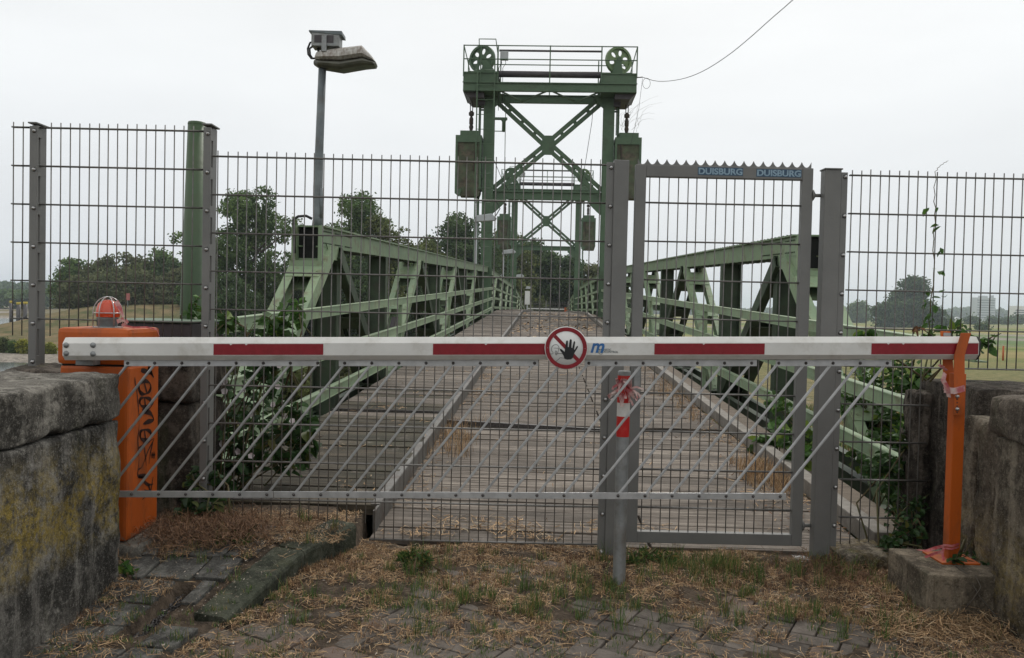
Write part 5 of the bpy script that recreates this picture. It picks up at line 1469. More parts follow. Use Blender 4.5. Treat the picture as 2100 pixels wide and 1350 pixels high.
# ------------------------------------------------------------------ vegetation helpers
def blades(P, n_each, hgt, spread, width, seed, lean=.5, curl=.5):
    """P: (N,3) tuft centres. returns V,F for upright grass blades, quads in two segments"""
    g = np.random.default_rng(seed); N = len(P) * n_each
    base = np.repeat(P, n_each, 0) + np.concatenate([g.normal(0, spread, (N, 2)), np.zeros((N, 1))], 1)
    az = g.uniform(0, 2 * np.pi, N); d = np.stack([np.cos(az), np.sin(az)], -1)
    side = np.stack([-d[:, 1], d[:, 0], np.zeros(N)], -1)
    h = np.repeat(hgt, n_each) * g.uniform(.45, 1.15, N) if np.ndim(hgt) else hgt * g.uniform(.45, 1.15, N)
    ln = g.uniform(.15, 1, N) * lean
    w = width * g.uniform(.6, 1.2, N)
    def pt(t, wd):
        o = d * (ln * h * (t ** 1.7))[:, None]; z = h * (t - curl * .35 * t * t * ln)
        c = base + np.concatenate([o, z[:, None]], 1)
        return c - side * (w * wd)[:, None], c + side * (w * wd)[:, None]
    L0, R0 = pt(np.zeros(N), .5); L1, R1 = pt(np.full(N, .55), .42); L2, R2 = pt(np.ones(N), .05)
    V = np.stack([L0, R0, L1, R1, L2, R2], 1).reshape(-1, 3)
    b = np.arange(N)[:, None] * 6
    F = np.concatenate([b + [0, 1, 3, 2], b + [2, 3, 5, 4]], 1).reshape(-1, 4)
    return V, F
def lying(P, length, width, seed, lift=.012):
    g = np.random.default_rng(seed); N = len(P); az = g.uniform(0, 2 * np.pi, N)
    d = np.stack([np.cos(az), np.sin(az), g.normal(0, .13, N)], -1); side = np.stack([-d[:, 1], d[:, 0], g.normal(0, .4, N)], -1)
    Ln = length * g.uniform(.3, 1.5, N); w = width * g.uniform(.6, 1.3, N); bend = g.normal(0, .18, N)
    out = []
    for t in (-.5, 0, .5):
        c = P + d * (Ln * t)[:, None] + np.stack([-d[:, 1], d[:, 0], np.zeros(N)], -1) * (bend * Ln * t * t * 2)[:, None]
        c[:, 2] += np.abs(g.normal(0, lift, N)) * (1 if t == 0 else .7)
        out += [c - side * (w / 2)[:, None], c + side * (w / 2)[:, None]]
    V = np.stack(out, 1).reshape(-1, 3); b = np.arange(N)[:, None] * 6
    return V, np.concatenate([b + [0, 1, 3, 2], b + [2, 3, 5, 4]], 1).reshape(-1, 4)
def leaves(P, size, seed, aspect=.55, up=.3, droop=.2):
    """ovate folded leaves: 6 verts, 2 quads each; size may be an array"""
    g = np.random.default_rng(seed); N = len(P); s = size * g.uniform(.55, 1.25, N)
    az = g.uniform(0, 2 * np.pi, N); el = g.normal(-droop, .55, N)
    d = np.stack([np.cos(az) * np.cos(el), np.sin(az) * np.cos(el), np.sin(el)], -1)
    u = np.stack([g.normal(0, .5, N), g.normal(0, .5, N), np.full(N, 1.0) * (up + .4)], -1)
    side = np.cross(d, u); side /= np.linalg.norm(side, axis=1)[:, None] + 1e-9
    nrm = np.cross(side, d)
    S = s[:, None]; fold = .16
    base = P; tip = P + d * S + nrm * S * -.10
    m1 = P + d * S * .36; m2 = P + d * S * .74
    l1 = m1 + side * S * aspect * .5 + nrm * S * fold; l2 = m2 + side * S * aspect * .34 + nrm * S * fold * .5
    r1 = m1 - side * S * aspect * .5 + nrm * S * fold; r2 = m2 - side * S * aspect * .34 + nrm * S * fold * .5
    V = np.stack([base, l1, l2, tip, r2, r1], 1).reshape(-1, 3); b = np.arange(N)[:, None] * 6
    return V, np.concatenate([b + [0, 3, 2, 1], b + [0, 5, 4, 3]], 1).reshape(-1, 4)
def foliage(name, VF, mat, parent=None, kind='stuff', world=True):
    Vs = []; Fs = []; b = 0
    for V, F in (VF if isinstance(VF, list) else [VF]): Vs.append(V); Fs.append(F + b); b += len(V)
    o = meshobj(name, np_mesh(name, np.concatenate(Vs), np.concatenate(Fs)), mat, None, kind)
    if parent is not None: rel(o, parent)
    return o

# ------------------------------------------------------------------ trees
def leaf_mat(name, c, c2, hz_=0):
    return mk(name, c, c2, .35, 4, .75, 0, isl=.38, transl=.35, spec=.2)
LM = [leaf_mat('tree_leaves_green', (.14, .20, .07), (.07, .12, .042)), leaf_mat('tree_leaves_olive', (.15, .17, .06), (.085, .11, .042)),
      leaf_mat('tree_leaves_dark', (.095, .14, .056), (.052, .085, .038)), leaf_mat('tree_leaves_dusty', (.15, .16, .08), (.09, .11, .052)), leaf_mat('yellow_green_leaves', (.30, .30, .06), (.20, .22, .05))]
def tree(label, x, y, z, h, rad, kind=0, n=7000, leaf=.26, low=.25, seed=0, name='tree', cat='tree', group=None, squash=1.0, gaps=1.0, lumps=None):
    g = np.random.default_rng(seed * 13 + 5)
    T = thing(name, label, cat, (x, y, z), 0, group)
    # crown lumps
    if lumps is None:
        K = 38; lumps = []; n = int(n * 2.2); leaf *= 1.2
        for k in range(K):
            t = low + (1 - low) * ((k + .5) / K)
            prof = math.sin(math.pi * min(1, max(.08, (t - low) / (1 - low) * .86 + .12))) ** (.45 if rad < 8 and h > 9 else .7)
            a = g.uniform(0, 6.28); rr = rad * prof * g.uniform(.25, .9)
            if k % 5 == 4: rr = rad * prof * g.uniform(.9, 1.25)
            lr = rad * g.uniform(.24, .46) * (.6 if k % 5 == 4 else 1) * (.55 + .45 * prof)
            lumps.append((rr * math.cos(a), rr * math.sin(a) * squash, h * t - lr * .35, lr))
    lumps = np.array(lumps)
    wts = lumps[:, 3] ** 2; wts /= wts.sum()
    idx = g.choice(len(lumps), n, p=wts); u = g.normal(size=(n, 3)); u /= np.linalg.norm(u, axis=1)[:, None]
    rr = g.uniform(.45, 1.0, n) ** .5 * (1 + .10 * g.normal(size=n))
    # sub-clumping: pull leaves towards sprig centres for gaps and uneven outline
    P = lumps[idx, :3] + u * (lumps[idx, 3] * rr)[:, None] * np.array([1, 1, .85])
    M = max(60, n // 26); sp = P[g.choice(n, M)]
    nn = g.integers(0, M, n)
    # nearest of 3 random sprigs within the same lump is too costly: jitter around chosen sprigs
    mask = g.random(n) < .72
    P[mask] = sp[nn[mask]] + g.normal(0, leaf * .95 * gaps, (mask.sum(), 3)) * np.array([1, 1, .6])
    P[:, 2] = np.maximum(P[:, 2], .02 * h)
    S = leaf * g.uniform(.6, 1.3, n)
    a = g.normal(size=(n, 3)); a /= np.linalg.norm(a, axis=1)[:, None]; b_ = np.cross(a, g.normal(size=(n, 3))); b_ /= np.linalg.norm(b_, axis=1)[:, None]
    V = np.stack([P - a * S[:, None] * .5, P + b_ * S[:, None] * .33, P + a * S[:, None] * .5, P - b_ * S[:, None] * .33], 1).reshape(-1, 3)
    F = np.arange(n * 4).reshape(-1, 4)
    o = meshobj('crown', np_mesh('crown', V, F), LM[kind], T)
    tr = MB(); th = h * .03 + .05
    tr.tube([(0, 0, -.5), (.02 * h, 0, h * .25), (-.01 * h, .01 * h, h * .5), (0, 0, h * .8)], [th, th * .75, th * .45, th * .12], 8)
    for k in range(min(9, len(lumps))):
        L_ = lumps[(k * 7) % len(lumps)]; z0 = h * (.22 + .5 * k / 9)
        tr.tube([(0, 0, z0), (L_[0] * .45, L_[1] * .45, (z0 + L_[2]) / 2 + .02 * h), (L_[0], L_[1], max(L_[2], z0 + .05 * h))], [th * .4, th * .25, th * .08], 5)
    tr.build('trunk', Mt['bark'], T)
    return T
def tree_px(label, pxc, ytop, ybot, wpx, D, kind, n, seed, leaf=None, **kw):
    """a tree of real size placed where the photograph shows it, D metres away"""
    b0 = at(pxc, ybot, D); t0 = at(pxc, ytop, D); rad = wpx / FPX * D / 2 * (1.18 if D < 200 else .95)
    zb = b0.z
    return tree(label, b0.x, D, zb, (t0.z - zb) * .97, rad, kind, n, leaf or D * .0031, seed=seed, **kw)

tree_px('tall broad tree with thin airy outer branches left of the lamp pole', 500, 386, 700, 185, 88, 0, 15000, 1, low=.12)
tree_px('round topped tree directly behind the lamp pole', 712, 394, 720, 165, 92, 0, 12500, 2, low=.25)
tree_px('smaller bushy tree leaning out right of the lamp pole tree', 785, 440, 700, 100, 90, 1, 6500, 3, low=.3)
tree_px('round dark tree behind the left truss, just left of the near tower', 950, 438, 690, 170, 110, 2, 12000, 4, low=.15)
tree_px('low ragged tree between the lamp pole tree and the near tower', 872, 488, 680, 100, 104, 1, 5500, 5, low=.2)
tree_px('tree with a rusty tinge behind the near tower column', 1032, 470, 660, 110, 122, 1, 6000, 6, low=.2)
tree_px('tallest dark tree of the row framed between the two tower columns', 1085, 492, 660, 100, 128, 2, 7000, 7, low=.02)
tree_px('dark tree in the middle of the row beyond the bridge end', 1130, 515, 655, 90, 130, 2, 7000, 8, low=.0)
tree_px('dark tree at the right of the row beyond the bridge end', 1172, 527, 655, 90, 127, 2, 6500, 9, low=.0)
tree_px('pale feathery tree at the right end of the row beyond the bridge', 1218, 540, 655, 76, 124, 3, 5000, 10, low=.02)
tree_px('low dark bush tree right behind the right truss near the far tower', 1262, 585, 655, 60, 130, 2, 2500, 33, low=.0)
for i, (px_, yt, wd, D, k) in enumerate(((462, 560, 110, 78, 2), (560, 540, 120, 96, 2), (620, 520, 110, 100, 2), (660, 500, 90, 99, 1), (735, 528, 110, 86, 2), (800, 520, 110, 98, 1), (850, 545, 100, 96, 2), (905, 520, 110, 105, 2), (990, 528, 110, 116, 3), (1045, 560, 90, 114, 1))):
    names = ['low dark bush at the foot of the tall broad tree', 'dark shrub seen between the tall broad tree and the first truss struts', 'dark shrub behind the first truss struts', 'greener shrub just left of the round topped tree',
             'dark shrub at the foot of the round topped tree', 'olive shrub behind the first dark truss post', 'dark shrub behind the second pair of truss struts', 'dark shrub below the round dark tree', 'pale dusty shrub at the foot of the near tower', 'olive shrub between the near and the far tower']
    tree_px(names[i], px_, yt, 672 + (px_ < 900) * 20, wd, D, k, 4200, 40 + i, low=.0, name='shrub', cat='shrub', group='shrubs along the far bank')
hl = [(150, 528, 62, 140, 0), (187, 548, 60, 138, 3), (216, 526, 66, 145, 3), (262, 520, 78, 146, 3), (300, 538, 60, 140, 1), (326, 512, 56, 142, 0), (352, 532, 60, 140, 2), (386, 545, 60, 136, 3), (236, 552, 90, 132, 3), (300, 558, 80, 132, 3), (160, 572, 60, 130, 3), (420, 560, 60, 128, 2)]
hn = ['dark pointed tree at the left end of the hill top wood', 'dusty tree second from the left in the hill top wood', 'rounded dusty tree with a thin tip in the hill top wood', 'broad rounded tree at the middle of the hill top wood', 'olive tree right of the middle of the hill top wood', 'taller thin green tree standing up from the hill top wood', 'dark tree just left of the green pipe', 'dusty tree right behind the green pipe',
      'low wide dusty tree in front of the hill top wood', 'low pale tree in front of the right half of the hill top wood', 'lowest tree at the left foot of the hill top wood', 'dark tree between the green pipe and the tall broad tree']
for i, (px_, yt, wd, D, k) in enumerate(hl):
    tree_px(hn[i], px_, yt, 632, wd * 1.25, D, k, 3600, 60 + i, low=.0, group='trees of the wood on the hill')
bn = ['yellowish shrub on the near bank seen below the first left handrail', 'green shrub on the near bank left of the first truss strut', 'green shrub on the near bank below the first truss panel', 'olive shrub on the near bank beside the left deck edge', 'pale shrub on the near bank right behind the bindweed']
for i, (px_, yt, wd, D, k) in enumerate(((600, 722, 110, 25, 1), (520, 712, 120, 27, 0), (680, 728, 90, 26, 3), (735, 715, 80, 29, 1), (455, 720, 110, 24, 3))):
    tree_px(bn[i], px_, yt, 850, wd, D, k, 2600, 130 + i, .13, low=.0, name='shrub', cat='shrub', group='shrubs on the near bank')
# big field trees on the right
tree_px('largest rounded tree in the field beyond the right fence panel', 1873, 566, 674, 96, 420, 2, 8000, 80, 1.15, low=.0)
tree_px('lower tree leaning against the left side of the largest field tree', 1822, 622, 673, 56, 415, 2, 5000, 81, 1.1, low=.0)
tree_px('low dark shrub at the right foot of the largest field tree', 1918, 630, 674, 40, 418, 2, 2000, 82, 1.1, low=.0)
tree_px('small rounded tree in the field just right of the gate post', 1757, 620, 662, 42, 640, 0, 2600, 83, 1.6, low=.05)
for i, (px_, yt, wd, D) in enumerate(((1992, 651, 20, 560), (2034, 653, 12, 600), (2085, 648, 40, 620), (2058, 655, 20, 610), (1945, 652, 12, 650), (2013, 668, 9, 330))):
    lb = ['low round bush in the pale field below the far tower block', 'tiny bush in the field right of the far tower block', 'wide bush row at the right edge in front of the white building', 'small bush left of the white building', 'tiny bush in the field right of the largest tree', 'lone small bush in the yellow field'][i]
    tree_px(lb, px_, yt, 664 if i < 5 else 675, wd, D, 2, 500, 90 + i, 1.6 if i < 5 else .9, low=.0, name='bush', cat='bush')
# far-off wood along the horizon
def treeline(label, px0, px1, ytop_f, D, n, seed, base=-4, leaf=5, kind=2, depth=120):
    g = np.random.default_rng(seed); a0 = at(px0, 640, D).x; a1 = at(px1, 640, D).x
    xs = g.uniform(a0, a1, n); px = px0 + (xs - a0) / (a1 - a0) * (px1 - px0)
    tops = np.array([at(p, ytop_f(p), D).z for p in np.linspace(px0, px1, 80)])
    top = np.interp(px, np.linspace(px0, px1, 80), tops) * (1 + .10 * np.sin(xs * .045) + .07 * np.sin(xs * .13 + 1))
    z = base + (top - base) * g.random(n) ** .45
    P = np.stack([xs, D + g.uniform(0, depth, n), z], -1); S = leaf * g.uniform(.6, 1.3, n)
    a = g.normal(size=(n, 3)); a /= np.linalg.norm(a, axis=1)[:, None]; b_ = np.cross(a, g.normal(size=(n, 3))); b_ /= np.linalg.norm(b_, axis=1)[:, None]
    V = np.stack([P - a * S[:, None] * .5, P + b_ * S[:, None] * .4, P + a * S[:, None] * .5, P - b_ * S[:, None] * .4], 1).reshape(-1, 3)
    o = meshobj('distant_wood', np_mesh('distant_wood', V, np.arange(n * 4).reshape(-1, 4)), LM[kind], kind='stuff')
    o['label'] = label; o['category'] = 'wood'
treeline('hazy blue distant wood along the right hand horizon', 1250, 2230, lambda p: 631 + (p - 1300) * .010 + 2.5 * math.sin(p * .021) + 1.5 * math.sin(p * .07), 1500, 9000, 101, leaf=10)
treeline('dim wooded skyline behind the hill at the far left', -60, 150, lambda p: 582 + 6 * math.sin(p * .045 + 1) , 620, 5000, 102, leaf=4)
treeline('nearer green wood low on the far left shore', -60, 75, lambda p: 600 + 4 * math.sin(p * .08), 380, 2600, 103, leaf=2.4, kind=0, depth=40)
treeline('distant wood seen low behind the bridge', 380, 1250, lambda p: 600 + .02 * (p - 400), 420, 7000, 104, leaf=4.5)

# distant buildings
T = thing('tower_block', 'pale hazy blue high rise on the right hand horizon', 'building', at(2016, 640, 1350).to_tuple()[:2] + (-4,))
h_ = at(2016, 607, 1350).z + 4
q = MB(); q.box((-15, -8, 0), (15, 8, h_ - 3)); q.build('wall', Mt['lightgrey'], T)
q = MB(); q.box((-6, -5, h_ - 3), (4, 5, h_)); q.box((11, -5, h_ - 3), (14, 0, h_ + 1)); q.build('roof_housing', Mt['lightgrey'], T)
Mt['glass_far'] = mk('far_window_bands', (.10, .12, .14), (.08, .10, .12), .1, 2, .4)
for k in range(8): q = MB(); q.box((-14, -8.2, 6 + k * 4), (14, -8.02, 7.6 + k * 4)); q.build('window_band', Mt['glass_far'], T)
c_ = at(2092, 650, 880)
T = thing('office_building', 'white banded building at the right edge of the horizon', 'building', (c_.x, 880, -4))
h_ = at(2092, 628, 880).z + 4
q = MB(); q.box((-9, -6, 0), (22, 6, h_)); q.build('wall', Mt['signwhite'], T)
for k in range(6): q = MB(); q.box((-8.6, -6.2, 3.2 + k * 2.2), (21.6, -6.02, 4.3 + k * 2.2)); q.build('window_band', Mt['glass_far'], T)
c_ = at(1963, 650, 1100); T = thing('farm_house', 'tiny pale farmhouse with a pitched roof below the distant wood', 'building', (c_.x, 1100, -4))
q = MB(); q.box((-4, -3, 0), (4, 3, 4)); q.build('wall', Mt['signwhite'], T); q = MB(); q.prism([(-4.3, -3.2, 4), (4.3, -3.2, 4), (0, -3.2, 6.5)], (0, 6.4, 0)); q.build('roof', Mt['lightgrey'], T)
# small far things
c_ = at(2057, 735, 105); T = thing('marker_post', 'small orange marker post in the field beyond the right fence', 'post', (c_.x, 105, float(terr(c_.x, 105))))
q = MB(); q.tube([(0, 0, 0), (0, 0, 1.9)], .11, 6); q.build('stake', Mt['orange'], T)
c_ = at(487, 610, 84); T = thing('windsock', 'small orange and white windsock in front of the dark shrubs', 'windsock', (c_.x, 84, c_.z))
q = MB(); q.tube([(-.35, 0, .55), (0, 0, 0), (.38, 0, -.62)], [.22, .17, .10], 10, False); q.build('sock', Mt['cloth'], T)
q = MB(); q.tube([(-.4, 0, .6), (-.4, 0, -5)], .04, 5); q.build('mast', Mt['galv_dark'], T)
def board(label, px, py, D, w_, h_, mat, leg):
    c_ = at(px, py, D); T = thing('notice_board', label, 'sign', (c_.x, D, c_.z))
    q = MB(); q.box((-w_/2, -.03, -h_/2), (w_/2, .03, h_/2)); q.build('board', Mt[mat], T); q = MB(); q.box((-.05, -.02, -h_/2 - leg), (.05, .02, -h_/2)); q.build('leg', Mt['galv_dark'], T)
board('tiny faded red board on the slope left of the green pipe', 262, 609, 120, .6, 1.0, 'signred', 1.0)
board('tiny faded red board on the bank behind the first truss struts', 689, 618, 70, .32, .42, 'signred', 2)
T = thing('harbour_shed', 'low teal roofed shed on the far bank behind the left truss', 'shed', at(500, 655, 95).to_tuple())
q = MB(); q.box((-3.6, -2, -.05), (3.4, 2, .55)); q.build('roof', Mt['teal'], T); q = MB(); q.box((-3.3, -1.8, -2.4), (3.2, 1.8, -.05)); q.build('wall', Mt['signwhite'], T)
q = MB(); q.box((-2.4, -1.84, -1.8), (-.4, -1.81, -.4)); q.build('window', Mt['glass_far'], T)
c_ = at(799, 655, 75); T = thing('kiosk', 'small dark red kiosk with green roof beyond the second truss struts', 'kiosk', (c_.x, 75, c_.z - 1.5))
q = MB(); q.box((-.55, -.5, 0), (.55, .5, 2.0)); q.build('wall', Mt['shaft'], T); q = MB(); q.box((-.7, -.6, 2.0), (.7, .6, 2.45)); q.build('roof', mk('green_roof', (.03, .35, .12)), T)
q = MB(); q.box((-.42, -.53, .7), (-.36, -.51, 1.8)); q.box((-.55, -.53, 1.5), (-.22, -.512, 1.56)); q.build('white_cross', Mt['signwhite'], T)
for i, (px_, yt) in enumerate(((22, 622), (38, 625), (52, 624))):
    D = 170; t0 = at(px_, yt, D); T = thing('mooring_pile', ['tall yellow capped mooring pile leftmost in the far water', 'yellow capped mooring pile in the middle of the far group', 'yellow capped mooring pile nearest the left fence post'][i], 'mooring pile', (t0.x, D, -5.5), 0, 'mooring piles in the far water')
    hh = t0.z + 5.5; q = MB(); q.tube([(0, 0, 0), (0, 0, hh)], .26 if i == 0 else .42, 8); q.build('pile', Mt['rivet'], T); q = MB(); q.tube([(0, 0, hh), (0, 0, hh + .5)], .26 if i == 0 else .42, 8); q.build('yellow_cap', mk('yellow_paint', (.55, .42, .06)) if i == 0 else bpy.data.materials['yellow_paint'], T)

# round bushes on the shore at the far left
for i, (px_, py, w_, k) in enumerate(((47, 708, 19, 4), (28, 709, 15, 0), (102, 712, 14, 4), (74, 704, 12, 2), (5, 704, 17, 1))):
    lb = ['yellow green round bush on the shore left of the end fence post', 'dark green bush beside the yellow bush on the shore', 'bright small bush between the end fence post and cabinet', 'dark bush behind the end fence post', 'low bush at the left edge on the far shore'][i]
    D = 84; zb = float(terr(at(px_, py, D).x, D)); c_ = at(px_, py, D)
    tree(lb, c_.x, D, zb - .1, max(.6, at(px_, py - w_ * .7, D).z - zb), w_ / FPX * D / 2 * 1.2, k, 1500, .16, .0, 110 + i, 'bush', 'bush')

# ------------------------------------------------------------------ undergrowth below the bridge
g = np.random.default_rng(55); n = 9000
xs = np.concatenate([g.uniform(2.4, 22, n), g.uniform(-22, -2.2, n)]); ys = g.uniform(5.0, 46, 2 * n)
dens = np.array([mnoise.noise(Vector((a * .25, b_ * .25, 1))) for a, b_ in zip(xs, ys)])
keep = dens > -.05; xs, ys = xs[keep], ys[keep]
P = np.stack([xs, ys, terr(xs, ys)], -1); 
foliage('tall_grass_on_bank', blades(P, 5, .45, .12, .022, 3, .7), Mt['grass'])
o = bpy.data.objects['tall_grass_on_bank']; 
keep = g.random(len(P)) < .5
foliage('dry_grass_on_bank', blades(P[keep] + [.1, .1, 0], 5, .5, .15, .02, 4, .8), Mt['straw'])

# leafy plants against the fence
def plant(name, label, cat, blobs, n, size, mat, seed, stems=6, flowers=0, root=None, droop=.2, asp=.75):
    g = np.random.default_rng(seed); blobs = np.array(blobs, float); w_ = blobs[:, 3] ** 2; w_ /= w_.sum()
    idx = g.choice(len(blobs), n, p=w_); u = g.normal(size=(n, 3)); u /= np.linalg.norm(u, axis=1)[:, None]
    P = blobs[idx, :3] + u * (blobs[idx, 3] * g.random(n) ** .4)[:, None] * [1, .9, 1]
    rt = Vector(root) if root is not None else Vector((blobs[0][0], blobs[0][1], 0))
    T = thing(name, label, cat, rt)
    foliage('leaves', leaves(P, size, seed, asp, .3, droop), mat, T)
    q = MB(); rr_ = random.Random(seed)
    for k in range(stems):
        b_ = Vector(blobs[k % len(blobs)][:3]); a = rt + Vector((rr_.uniform(-.15, .15), rr_.uniform(-.15, .15), 0)); m_ = a.lerp(b_, .5) + Vector((rr_.uniform(-.1, .1), rr_.uniform(-.1, .1), rr_.uniform(0, .1)))
        q.tube([a, m_, b_, b_ + Vector((rr_.uniform(-.1, .1), 0, blobs[k % len(blobs)][3] * .9))], [.006, .005, .004, .002], 5)
    o = q.build('stems', Mt['stem'], None); rel(o, T)
    if flowers:
        q = MB()
        for k in range(flowers):
            b_ = blobs[rr_.randrange(len(blobs))]; c_ = Vector(b_[:3]) + Vector((rr_.uniform(-1, 1) * b_[3] * .9, -b_[3] * rr_.uniform(.4, 1), rr_.uniform(-1, 1) * b_[3] * .8)); s = rr_.uniform(.014, .024); a0_ = rr_.random() * 6
            dirv = Vector((rr_.uniform(-.6, .6), -1, rr_.uniform(-.1, .8))).normalized(); e1 = dirv.cross(Vector((0, 0, 1))).normalized(); e2 = dirv.cross(e1)
            ring_ = [c_ + (e1 * math.cos(a0_ + j * 1.2566 / 1) + e2 * math.sin(a0_ + j * 1.2566)) * s + dirv * s * .4 for j in range(5)]
            q.add([c_ - dirv * s * .6] + ring_, [(0, j + 1, (j + 1) % 5 + 1) for j in range(5)], True)
        o = q.build('white_flowers', Mt['petal'], None); rel(o, T); o['kind'] = 'stuff'
    return T
def bl(px, py, Y, r): p = at(px, py, Y); return (p.x, p.y, p.z, r)
plant('bindweed_plant', 'dark leafy bindweed with white flowers behind the left end of the wide mesh panel', 'plant',
      [bl(500, 700, 5.1, .12), bl(470, 790, 5.0, .13), bl(530, 820, 5.15, .16), bl(480, 880, 5.0, .17), bl(570, 890, 5.1, .16), bl(510, 950, 4.95, .15), bl(610, 860, 5.2, .12), bl(590, 940, 5.1, .10), bl(465, 960, 4.9, .10), bl(550, 760, 5.2, .12), bl(628, 910, 5.2, .09), bl(540, 720, 5.2, .10)], 480, .085, Mt['leaf_dk'], 21, 34, 20, (-1.75, 4.95, .05))
plant('creeper_plant', 'bright green creeper shoots rising over the left handrail beyond the fence', 'plant',
      [bl(585, 640, 5.2, .05), bl(610, 625, 5.2, .05), bl(570, 665, 5.2, .06), bl(560, 690, 5.2, .06), bl(608, 650, 5.2, .05), bl(548, 655, 5.2, .03), bl(590, 700, 5.2, .05)], 110, .08, Mt['leaf'], 22, 7, 0, at(575, 790, 5.2), .1)
plant('creeper_plant', 'light green creeper tip beside the second fence post above the arm', 'plant',
      [bl(455, 645, 4.7, .04), bl(470, 655, 4.7, .04), bl(450, 665, 4.7, .03)], 34, .07, Mt['leaf'], 23, 3, 0, at(452, 740, 4.7))
plant('creeper_plant', 'green leaves growing up in front of the green pipe foot', 'plant',
      [bl(400, 620, 5.0, .05), bl(405, 645, 5.0, .05), bl(398, 655, 5.0, .04)], 34, .07, Mt['leaf'], 24, 3, 0, at(402, 700, 5.0))
plant('bramble_bush', 'dense bramble and creeper mass behind the fence right of the gate', 'plant',
      [bl(1770, 790, 7.2, .22), bl(1830, 775, 7.0, .24), bl(1790, 860, 7.2, .20), bl(1850, 850, 6.9, .20), bl(1800, 930, 6.8, .22), bl(1860, 930, 6.6, .2), bl(1750, 830, 7.3, .14), bl(1880, 790, 6.8, .16), bl(1840, 1000, 4.8, .11), bl(1875, 1000, 4.7, .10), bl(1815, 960, 4.85, .07), bl(1880, 900, 4.8, .07)], 1300, .085, Mt['leaf'], 25, 24, 0, (3.1, 6.9, -.8))
plant('bramble_bush', 'dark shaded bramble stems rooted between fence and ragged abutment edge', 'plant',
      [bl(1840, 1060, 4.35, .07), bl(1870, 1040, 4.4, .08), bl(1860, 1090, 4.25, .08), bl(1830, 1110, 4.2, .06), bl(1820, 960, 4.6, .12), bl(1870, 900, 4.6, .08)], 420, .05, Mt['leaf_dk'], 26, 10, 0, (2.0, 4.3, .0))
plant('creeper_plant', 'small creeper spilling over the right kerb beam of the deck', 'plant',
      [bl(1590, 830, 7.6, .12), bl(1615, 850, 7.4, .14), bl(1580, 900, 6.9, .10), bl(1630, 905, 6.7, .12), bl(1660, 900, 6.4, .10), bl(1560, 905, 7, .06), bl(1640, 940, 6.2, .07)], 240, .10, Mt['leaf'], 27, 8, 0, at(1640, 960, 6.7))
plant('creeper_plant', 'leafy creeper shoots reaching above the tip of the barrier arm', 'plant',
      [bl(1965, 668, 4.45, .035), bl(1990, 690, 4.45, .04), bl(2015, 700, 4.45, .05), bl(1910, 688, 4.4, .035), bl(2030, 695, 4.45, .03), bl(1950, 680, 4.4, .03), bl(1770, 690, 4.5, .03)], 60, .07, Mt['leaf'], 28, 7, 0, at(1930, 780, 4.5))
plant('weed', 'leafy weed with greyish green leaves at the pier foot left of the deck', 'plant',
      [bl(400, 990, 4.35, .06), bl(420, 960, 4.38, .05), bl(450, 980, 4.40, .05), bl(390, 1030, 4.30, .06), bl(430, 1040, 4.28, .06)], 130, .06, Mt['leaf_dk'], 29, 6, 0, at(420, 1060, 4.3))
plant('weed', 'low jagged green weed on the footway between cabinet and kerb', 'plant',
      [bl(475, 1105, 4.02, .03), bl(500, 1115, 3.98, .03), bl(455, 1110, 4.05, .03)], 90, .05, Mt['leaf'], 30, 3, 0, at(480, 1122, 4.0), 0, .35)
plant('weed', 'small bright green weed at the foot of the left parapet', 'plant', [bl(256, 1165, 3.70, .03), bl(262, 1180, 3.66, .03)], 70, .04, Mt['leaf'], 31, 3, 0, at(258, 1190, 3.68), 0)
plant('weed', 'feathery green weed growing at the gate foot right of the bollard', 'plant',
      [bl(1320, 1140, 4.2, .04), bl(1350, 1150, 4.18, .04), bl(1375, 1150, 4.2, .03), bl(1300, 1155, 4.15, .03)], 340, .040, Mt['grass'], 32, 8, 0, at(1335, 1175, 4.2), -.5, .16)
plant('weed', 'upright feathery weed in front of the wide panel left of centre', 'plant',
      [bl(845, 1140, 4.05, .03), bl(870, 1150, 4.02, .03), bl(830, 1150, 4.05, .025)], 200, .042, Mt['grass'], 33, 5, 0, at(850, 1170, 4.05), -.5, .16)

# climbing stem on the right fence panel, each leaf its own piece
pts = [at(x_, y_, YF - .012) for (x_, y_) in ((1905, 690), (1907, 640), (1916, 560), (1914, 490), (1918, 440), (1916, 400), (1919, 352))] + [at(1926, 342, YF), at(1937, 334, YF), at(1945, 330, YF)]
T = thing('climbing_vine', 'thin vine climbing a wire of the right fence panel and waving above it', 'vine', pts[0])
q = MB(); PP = []
for i in range(len(pts) - 1):
    for t_ in (0, .33, .66): PP.append(pts[i].lerp(pts[i+1], t_) + Vector((.004 * math.sin(i * 3 + t_ * 9), .004 * math.cos(i * 3 + t_ * 9), 0)))
PP.append(pts[-1]); q.tube(PP, [.0032 - .0022 * i / len(PP) for i in range(len(PP))], 5); o = q.build('stem', Mt['stem'], None); rel(o, T)
rr_ = random.Random(3)
spots = [(1906, 426, -1), (1924, 425, 1), (1926, 462, 1), (1930, 464, 1), (1928, 508, 1), (1932, 512, 1), (1916, 552, -.4), (1926, 558, 1), (1930, 556, 1), (1936, 610, 1), (1928, 600, .5)] + [(1905 + rr_.uniform(-9, 12), 600 + 5.2 * k, rr_.uniform(-.8, .8)) for k in range(16)]
for (x_, y_, s_) in spots:
    p = at(x_, y_, YF - .02); Vl, Fl = leaves(np.array([[0, 0, 0]]), .05, int(x_ * y_) % 9999, .6, .5, .5)
    o = meshobj('leaf', np_mesh('leaf', Vl, Fl), Mt['leaf'], None); o.location = p; rel(o, T)
q = MB(); p = at(1885, 672, YF - .02)
Vl, Fl = leaves(np.array([[0, 0, 0]] * 9) + np.random.default_rng(1).normal(0, .008, (9, 3)), .045, 8, .6, .3, .6)
